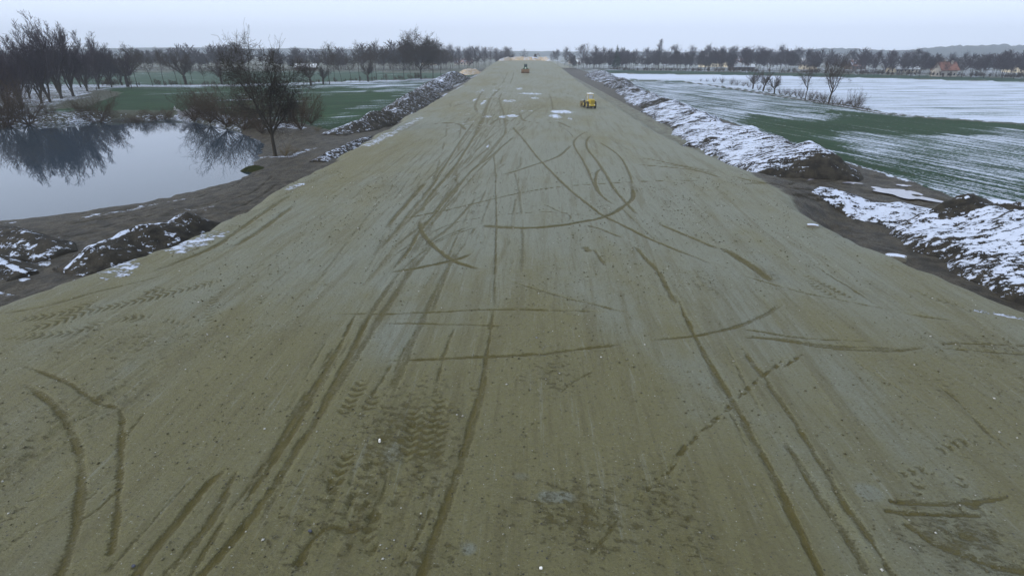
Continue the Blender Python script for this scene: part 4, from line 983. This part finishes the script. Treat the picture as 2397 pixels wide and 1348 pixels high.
b.box(-.68, .68, -.42, 1.02, 1.2, 1.5); b.box(-.68, .68, -.42, -.34, 2.86, 2.98); b.box(-.68, .68, .96, 1.02, 2.86, 2.98); cb = b.build('cab', M_yel, lo, .02)
b = MB(); b.box(-.56, .56, -.385, -.365, 1.52, 2.84); b.box(-.56, .56, .93, .95, 1.52, 2.84); b.box(-.63, -.61, -.28, .88, 1.52, 2.84); b.box(.61, .63, -.28, .88, 1.52, 2.84); b.build('window', M_glass, cb)
b = MB(); b.box(-.74, .74, -.5, 1.1, 2.98, 3.10); b.box(-.25, .25, 0, .5, 3.10, 3.22, .1, .1); b.build('roof', M_white, cb, .04)
b = MB(); b.bar((.35, -1.2, 1.9), (.35, -1.2, 2.55), .05); b.build('exhaust_pipe', M_blk, lo)
for sx in (-1, 1):
    b = MB(); b.cyl((sx*.62, -2.37, .85), .09, .06, 12, 'y'); b.build('tail_lamp', M_chr, lo)
for sx in (-1, 1):
    for yy, xo in ((-1.15, 0), (1.75, -.12)):
        b = MB(); b.cyl((sx*1.0+xo, yy, .72), .72, .42, 28)
        for k in range(18):
            a = 2*math.pi*k/18; c, s_ = math.cos(a), math.sin(a)
            b.box(sx*1.0+xo-.22, sx*1.0+xo+.22, yy+c*.72-.05, yy+c*.72+.05, .72+s_*.72-.04, .72+s_*.72+.04)
        w_ = b.build('wheel', M_tyre, lo); b = MB(); b.cyl((sx*1.0+xo+sx*.02, yy, .72), .34, .42, 16); b.build('rim', M_yel, w_)
b = MB()
for sx in (-.45, .25): b.prism([(1.2, 1.5), (2.6, .95), (3.7, .35), (3.7, .55), (2.6, 1.2), (1.2, 1.75)], sx-.1, sx+.08)
b.build('loader_arm', M_yel, lo)
b = MB(); b.prism([(3.5, .1), (4.6, .12), (4.6, .18), (3.65, .2), (3.5, .75), (3.75, 1.2), (3.65, 1.25), (3.4, .8)], -1.55, 1.15); b.box(-1.58, -1.5, 3.5, 4.5, .12, 1.15); b.box(1.1, 1.18, 3.5, 4.5, .12, 1.15); b.build('bucket', M_dirtm, lo)
b = MB(); b.bar((-1.25, 1.0, 1.4), (-1.0, 1.0, 2.4), .03); b.box(-1.4, -1.22, .95, 1.02, 1.35, 1.65); b.build('mirror', M_blk, lo)
# bulldozer facing the camera, blade towards -y
dx_, dy_, dz_ = G(1230, 172)
do = root('bulldozer', (dx_, dy_+2.5, dz_), math.radians(-2), 'small green bulldozer with a rusty brown blade at the far end', 'bulldozer')
b = MB(); b.box(-.8, .8, -1.6, .6, .9, 2.1, .12, .05); b.box(-1.4, 1.4, .2, 2., .9, 1.7); b.build('body', M_grn, do, .06)
for sx in (-1, 1):
    b = MB(); b.prism([(-1.9, .35), (-1.6, .02), (1.9, .02), (2.3, .4), (2.0, .95), (-1.5, .95), (-1.9, .6)], sx*1.15-.27, sx*1.15+.27)
    for k in range(16): b.box(sx*1.15-.29, sx*1.15+.29, -1.5+k*.22, -1.42+k*.22, .95, 1.0)
    b.build('track', M_blk, do)
b = MB()
for sx in (-.75, .75):
    for yy in (.3, 1.8): b.box(sx-.05, sx+.05, yy-.05, yy+.05, 1.6, 3.0)
b.box(-.85, .85, .2, 1.9, 3.0, 3.12); cb = b.build('cab', M_grn, do)
b = MB(); b.box(-.7, .7, .32, .34, 1.65, 2.95); b.box(-.77, -.75, .4, 1.7, 1.9, 2.95); b.box(.75, .77, .4, 1.7, 1.9, 2.95); b.build('window', plain('dark_glass', (.03, .04, .05), .15, .1), cb)
b = MB(); b.cyl((.05, -1.63, 1.75), .26, .08, 16, 'y'); b.build('headlamp', M_chr, do)
b = MB(); b.bar((-.3, -.8, 1.95), (-.3, -.8, 2.7), .06); b.build('exhaust_pipe', M_blk, do)
b = MB(); b.prism([(-2.55, .05), (-2.75, .35), (-2.8, .75), (-2.65, 1.15), (-2.5, 1.45), (-2.42, 1.42), (-2.55, .95), (-2.6, .6), (-2.45, .1)], -2.1, 2.1); b.build('blade', M_rust, do)
for sx in (-1.5, 1.5):
    b = MB(); b.bar((sx, -2.5, .45), (sx*.98, .3, .5), .1); b.build('push_arm', M_rust, do)

do.scale = (1, 1, 1.4); lo.scale = (.86, .95, .98)
# small things -------------------------------------------------------------
def rock(name, loc, size, seed, mat, label, cat, flat=.5):
    R_ = random.Random(seed); import bmesh
    bm = bmesh.new(); bmesh.ops.create_icosphere(bm, subdivisions=3, radius=1)
    for v in bm.verts:
        k = 1+.22*(float(fbm(np.array([v.co.x*1.7+seed]), np.array([v.co.y*1.7+v.co.z]), seed, 3)[0])-.5)*2
        c = v.co*k; v.co = (max(-.8, min(.8, c.x)), max(-.75, min(.75, c.y)), max(-.5, min(.62, c.z)))
    me = bpy.data.meshes.new(name); bm.to_mesh(me); bm.free()
    o = link(name, me, mat); o.location = loc; o.scale = size; o.rotation_euler = (0, 0, R_.uniform(-.4, .1)); o['label'] = label; o['category'] = cat
    return o
s = NT('snow_capped_stone'); gm = s.n('ShaderNodeSeparateXYZ'); s.put(gm.inputs[0], s.n('ShaderNodeNewGeometry').outputs['Normal'])
n_ = s.noise(s.pos(), 5, 4); s.bump(n_, .5, .03)
M_rock = s.fin(s.mix(s.step(s.math('ADD', gm.outputs[2], s.math('MULTIPLY', s.math('SUBTRACT', n_, .5), .8)), .72, .9), s.mix(n_, (.10, .095, .07), (.2, .19, .15)), SNOW), .8)
a = G(2100, 612); rock('boulder', (a[0], a[1]+.3, a[2]+.12), (.8, .5, .42), 3, M_rock, 'large snow capped boulder below the snowy heap', 'boulder')
a = G(1905, 533); rock('boulder', (a[0], a[1]+.2, a[2]+.05), (.45, .25, .2), 4, M_rock, 'small flat snow dusted slab on the right road edge', 'stone slab')
M_litter = plain('white_litter', (.8, .8, .8), .5, .05)
a = G(889, 1034); rock('litter', (a[0], a[1], a[2]+.05), (.035, .05, .09), 5, M_litter, 'small white scrap of litter on the road foreground', 'litter')
a = G(1266, 1330); rock('stone', (a[0], a[1], a[2]+.02), (.045, .04, .035), 6, M_litter, 'pale pebble at the bottom centre of the road', 'stone')
M_slate = plain('slate_stone', (.05, .055, .08), .6, .2)
a = G(726, 1243); rock('stone', (a[0], a[1], a[2]+.02), (.06, .04, .035), 7, M_slate, 'dark bluish stone in the left foreground ruts', 'stone')
a = G(313, 1325); rock('stone', (a[0], a[1], a[2]+.02), (.05, .045, .035), 8, M_slate, 'dark grey stone near the bottom left corner', 'stone')
# snow dusted fallen branches on the far pond shore
fb = Plant(15)
for k in range(26):
    fb.rec((fb.R.uniform(-2.5, 2.5), fb.R.uniform(-1, 1), .1), norm((fb.R.uniform(-1, 1), fb.R.uniform(-.6, .6), fb.R.uniform(0, .5))), fb.R.uniform(1., 3.), .07, 1, dict(SPECS['shrub'], tl=0, rmin=.03))
a_, b_ = tubes(fb.cr, 4); M_sb = plain('snowy_wood', (.45, .45, .48), .8, .5, 2)
a = G(452, 277); o = link('fallen_branch', mkmesh('fallen_branch', a_, b_), M_sb, label='tangle of snow dusted fallen branches at the far pond shore', category='branches'); o.location = (a[0], a[1]+1, a[2]+.2)

# loose clods and pebbles lying on the near roadbed
NG = 14000; rg = np.random.default_rng(4)
gy = 6+rg.random(NG)**1.6*48; gx = (rg.random(NG)*2-1)*22; gx = gx+np.where(np.abs(gx) > 20, 0, 0)
wgt = fbm(gx*.35, gy*.3, 201, 3)+.35*np.exp(-((gx+4)**2/30+(gy-13)**2/30))+.3*np.exp(-((gx-9)**2/20+(gy-11)**2/16))
kp = rg.random(NG) < ss(.42, .72, wgt)+.12; gx = gx[kp]; gy = gy[kp]; NG = len(gx)
sz = .010+.035*rg.random(NG)**3.2+.0006*gy
iy = np.clip(np.searchsorted(ys, gy)-1, 0, NR-2)
ixx = np.array([np.searchsorted(X[a], b) for a, b in zip(iy, gx)]); gz2 = Z.reshape(NR, NC)[iy, np.clip(ixx, 0, NC-1)]
oc = np.array([(1, 0, 0), (0, 1, 0), (-1, 0, 0), (0, -1, 0), (0, 0, .8), (0, 0, -.6)], float)
of = np.array([(0, 1, 4), (1, 2, 4), (2, 3, 4), (3, 0, 4), (1, 0, 5), (2, 1, 5), (3, 2, 5), (0, 3, 5)])
pv = oc[None]*sz[:, None, None]*(.65+.7*rg.random((NG, 6, 1))); th = rg.random(NG)*6.28
pv = np.stack([pv[..., 0]*np.cos(th)[:, None]-pv[..., 1]*np.sin(th)[:, None]+gx[:, None], pv[..., 0]*np.sin(th)[:, None]+pv[..., 1]*np.cos(th)[:, None]+gy[:, None], pv[..., 2]+(gz2+sz*.25)[:, None]], -1)
s = NT('loose_gravel'); sh_ = s.att('shade')
M_gv = s.fin(s.mix(s.step(sh_, .9, .97), s.mix(sh_, (.045, .038, .014), (.15, .145, .095)), (.42, .42, .40)), .7, .4)
link('gravel', mkmesh('gravel', pv.reshape(-1, 3), (np.arange(NG)*6)[:, None, None].repeat(8, 1).reshape(-1, 1)+np.tile(of, (NG, 1)), dict(shade=np.repeat(rg.random(NG), 6)), smooth=False), M_gv, kind='stuff', label='loose clods and pebbles scattered on the near roadbed')

# houses -------------------------------------------------------------------
M_wallw = plain('cream_wall', (.62, .55, .42), .8, .08); M_wallp = plain('pale_wall', (.50, .46, .42), .8, .08); M_wallb = plain('brown_wood', (.10, .07, .05), .8, .2)
M_snowr = plain('snowy_roof', (.72, .76, .84), .8, .08); M_tile = plain('orange_tile', (.20, .085, .06), .8, .15, 9); M_dark = plain('dark_pane', (.03, .035, .05), .2, .1)
M_half = NT('half_snowed_tile'); n_ = M_half.noise(M_half.pos(obj=True), .35, 4); M_half = M_half.fin(M_half.mix(M_half.step(n_, .42, .55), SNOW, (.30, .15, .10)), .8)
def house(px, base, L, Wd, hw, hr, rz, wall, roof, label, gable=True, dist=None):
    if dist: bx, by = dist; bz = LAND
    else: bx, by, bz = G(px, base)
    e = root('house', (bx, by, bz-.3), rz, label, 'house', 'village houses behind the tree rows')
    b = MB(); b.box(-L/2, L/2, -Wd/2, Wd/2, 0, hw); b.prism([(-Wd/2, hw), (Wd/2, hw), (0, hw+hr)], -L/2, L/2); b.build('wall', wall, e)
    b = MB(); k = hr/(Wd/2)
    for sg in (-1, 1):
        o_ = Wd/2+.8
        y0, z0, y1, z1 = sg*o_, hw-k*.8, 0, hw+hr
        pts = [(y0, z0+.05), (y1, z1+.05), (y1, z1+.35), (y0, z0+.35)]
        b.prism(pts if sg > 0 else pts[::-1], -L/2-.6, L/2+.6)
    r_ = b.build('roof', roof, e)
    b = MB(); b.box(L*.2, L*.2+.9, -1.4, -.5, hw+hr*.5, hw+hr+1.0); b.build('chimney', wall, r_)
    nw = max(2, int(L/3.5))
    for fl in range(1 if hw < 4.5 else 2):
        for i in range(nw):
            cx_ = -L/2+L*(i+.5)/nw
            b = MB(); b.box(cx_-.55, cx_+.55, -Wd/2-.06, -Wd/2+.02, 1.0+fl*2.7, 2.3+fl*2.7); b.build('window', M_dark, e)
    for sx in (-1, 1):
        for yy in (-1.6, 1.6):
            b = MB(); b.box(sx*L/2-.06, sx*L/2+.06, yy-.5, yy+.5, 1.0, 2.3); b.build('window', M_dark, e)
    b = MB(); b.box(-L*.32-.5, -L*.32+.5, -Wd/2-.09, -Wd/2+.02, .1, 2.3) if nw > 2 else b.box(-.5, .5, -Wd/2-.09, -Wd/2+.02, .1, 2.3); b.build('door', M_wallb, e)
    return e
house(1668, 157, 26, 13, 6, 6.5, .25, M_wallw, M_snowr, 'big farmhouse with a broad snowy roof and cream gable')
house(1725, 158, 24, 11, 4, 4.5, .2, M_wallw, M_half, 'long house with a patchy snow and tile roof right of the big farmhouse')
house(1735, 164, 20, 9, 3, 3, .2, M_wallb, M_snowr, 'low barn with a flat snowy roof in front of the patchy house')
house(1890, 163, 13, 10, 5, 4, -.2, M_wallw, M_snowr, 'cream house peeping between trees behind the ditch trees')
house(2000, 163, 14, 10, 4, 4, .2, M_wallb, M_half, 'brown house with a half snowed roof among the right hand trees')
house(2103, 162, 11, 8, 4.5, 4, .1, M_wallp, M_tile, 'house with a bright orange red roof', dist=(262, 372))
house(2110, 170, 22, 9, 3, 3, .3, M_wallw, M_snowr, 'low outbuilding with a snowy roof in front of the orange roofed house')
house(2197, 168, 9, 9, 5, 4.5, 1.4, M_wallw, M_snowr, 'white gabled house left of the last tree clump')
house(2372, 170, 16, 10, 4.5, 4.5, 1.2, M_wallw, M_snowr, 'white gabled house at the right frame edge')
house(1345, 150, 16, 9, 3, 3, .1, M_wallp, M_snowr, 'small pale house behind the right verge trees')
house(718, 166, 17, 8, 3.2, 2.2, .1, M_wallb, M_snowr, 'dark barn with a bright snowy roof left of the left row')
house(1005, 153, 18, 9, 4, 4, .1, M_wallw, M_snowr, 'pale house with a snowy roof behind the lone oak')
house(1085, 152, 22, 9, 3.5, 3.5, .0, M_wallp, M_half, 'long low house among the birches left of the road end')
# post with a figure-like marker at the road end
a = (5, 531, 4.9+2.2)
b = MB(); b.bar((0, 0, 0), (0, 0, 2.4), .25); b.box(-1.2, 1.2, -1.5, 1.5, .3, 1.9, .3, .3); b.box(-.8, .8, -.9, .9, 1.9, 3.3, .2, .2)
e = root('excavator', a, .3, 'tiny dark machine standing on the sand bank at the road end', 'machine'); b.build('body', M_blk, e)
b = MB(); b.bar((0, -1, 2.), (2.5, -1.5, 3.4), .22); b.bar((2.5, -1.5, 3.4), (4., -1.8, 1.2), .18); b.build('boom', M_rust, e)
# mast and poles
for px, bs, tp, lb in ((2025, 165, 112, 'thin lattice pole among the right hand trees'), (1372, 158, 103, 'thin pole at the start of the right tree row')):
    x0, y0, z0 = G(px, bs); hh_ = height_for(x0, y0, z0, tp); b = MB(); b.bar((0, 0, 0), (0, 0, hh_), .16); b.box(-1., 1., -.08, .08, hh_-1.2, hh_-1.0)
    o = b.build('utility_pole', M_wallb, None); o.location = (x0, y0, z0); o['label'] = lb; o['category'] = 'pole'

# hills ----------------------------------------------------------------------
M_hill = NT('hill'); n_ = M_hill.noise(M_hill.pos((1, 1, 1)), .006, 5); M_hill = M_hill.fin(M_hill.mix(M_hill.step(n_, .66, .70), (.028, .042, .045), (.6, .65, .7)), .9, .1)
def hill(prof, dist, depth, label, seed):
    # prof: list of (px, top px); a long ridge at the given distance with rounded cross-section
    n = 240; pxs = np.linspace(prof[0][0], prof[-1][0], n); tops = np.interp(pxs, [p[0] for p in prof], [p[1] for p in prof])
    vs = []; m = 14
    for i in range(n):
        a_ = (pxs[i]-1198.5)/F_; d = Fv+a_*Rv+(549/F_)*Uv; d = d/np.linalg.norm(d[:2]); ux, uy = d[0], d[1]
        # height so that the crest projects at the wanted row
        q = np.array((ux*dist, uy*dist, -CH)); v = -(tops[i]-674)/F_; h = (v*q.dot(Fv)-q.dot(Uv))/(Uv[2]-v*Fv[2])
        h = h+8*(float(fbm(np.array([i*.35]), np.array([seed*1.]), seed, 3)[0])-.5)
        for j in range(m):
            t = j/(m-1); rr_ = dist-depth*.5+depth*t; zz = -8+(h+8)*math.sin(math.pi*t)**.8
            zz += 3*(float(vn(np.array([i*.6]), np.array([j*1.7]), seed)[0])-.5)*(0 < j < m-1)
            vs.append((ux*rr_, uy*rr_, zz))
    ii = np.arange(n*m).reshape(n, m); f = np.stack([ii[:-1, :-1], ii[1:, :-1], ii[1:, 1:], ii[:-1, 1:]], -1).reshape(-1, 4)
    me = mkmesh('hills', vs, f)
    if me.polygons[10].normal.z < 0: me.flip_normals()
    link('hills', me, M_hill, kind='structure', label=label)
hill([(1780, 124), (1850, 119), (1940, 113), (2000, 114), (2060, 119), (2130, 117), (2180, 111), (2240, 108), (2290, 107), (2330, 104), (2345, 103), (2362, 106), (2397, 108), (2600, 118)], 2600, 700, 'wooded bluish hills on the right horizon', 5)
hill([(-100, 120), (200, 116), (300, 113), (420, 112), (560, 114), (700, 114), (900, 118), (1180, 120), (1400, 122), (1800, 122)], 3200, 700, 'low pale hills along the left horizon', 6)

# haze and sky ----------------------------------------------------------------
b = MB(); b.box(-4400, 4400, -400, 4700, -14, 190)
M_h = bpy.data.materials.new('haze'); M_h.use_nodes = True; t = M_h.node_tree; t.nodes.clear()
o_ = t.nodes.new('ShaderNodeOutputMaterial'); v_ = t.nodes.new('ShaderNodeVolumePrincipled'); v_.inputs['Color'].default_value = (.78, .86, 1, 1); v_.inputs['Density'].default_value = .00025
t.links.new(v_.outputs[0], o_.inputs['Volume'])
b.build('haze', M_h, None, kind='stuff', label='thin winter haze over the whole valley')
w = bpy.data.worlds.new('World'); sc.world = w; w.use_nodes = True; t = w.node_tree; t.nodes.clear()
SUN_EL, SUN_AZ = math.radians(24), math.radians(250)
out = t.nodes.new('ShaderNodeOutputWorld'); bg = t.nodes.new('ShaderNodeBackground'); sky = t.nodes.new('ShaderNodeTexSky')
sky.sky_type = 'NISHITA'; sky.sun_disc = False; sky.sun_elevation = SUN_EL; sky.sun_rotation = SUN_AZ; sky.air_density = 1.2; sky.dust_density = 3; sky.ozone_density = 2
mx = t.nodes.new('ShaderNodeMix'); mx.data_type = 'RGBA'; mx.inputs[0].default_value = .85
tc = t.nodes.new('ShaderNodeTexCoord'); sp = t.nodes.new('ShaderNodeSeparateXYZ'); t.links.new(tc.outputs['Generated'], sp.inputs[0])
rp = t.nodes.new('ShaderNodeValToRGB'); t.links.new(sp.outputs[2], rp.inputs[0])
el = rp.color_ramp.elements; el[0].position = 0; el[0].color = (.76, .85, 1.04, 1); el[1].position = .55; el[1].color = (.66, .71, .74, 1)
e1 = rp.color_ramp.elements.new(.12); e1.color = (.70, .81, 1.04, 1)
sc3 = t.nodes.new('ShaderNodeVectorMath'); sc3.operation = 'SCALE'; sc3.inputs['Scale'].default_value = 9.5; t.links.new(rp.outputs[0], sc3.inputs[0])
t.links.new(sky.outputs[0], mx.inputs[6]); t.links.new(sc3.outputs[0], mx.inputs[7]); t.links.new(mx.outputs[2], bg.inputs[0]); bg.inputs[1].default_value = .1
t.links.new(bg.outputs[0], out.inputs[0])
sd = bpy.data.lights.new('sun', 'SUN'); sd.energy = 1.1; sd.angle = math.radians(10); sd.color = (1, .95, .88); so = bpy.data.objects.new('sun', sd); COL.objects.link(so)
so.rotation_euler = (math.pi/2-SUN_EL, 0, math.pi-SUN_AZ)
sc.view_settings.view_transform = 'Standard'; sc.view_settings.look = 'None'; sc.view_settings.exposure = 0.66; sc.view_settings.gamma = 1
sc.render.engine = 'CYCLES'
c = sc.cycles; c.use_denoising = True; c.max_bounces = 5; c.diffuse_bounces = 2; c.glossy_bounces = 2; c.transmission_bounces = 2; c.volume_bounces = 1; c.transparent_max_bounces = 8
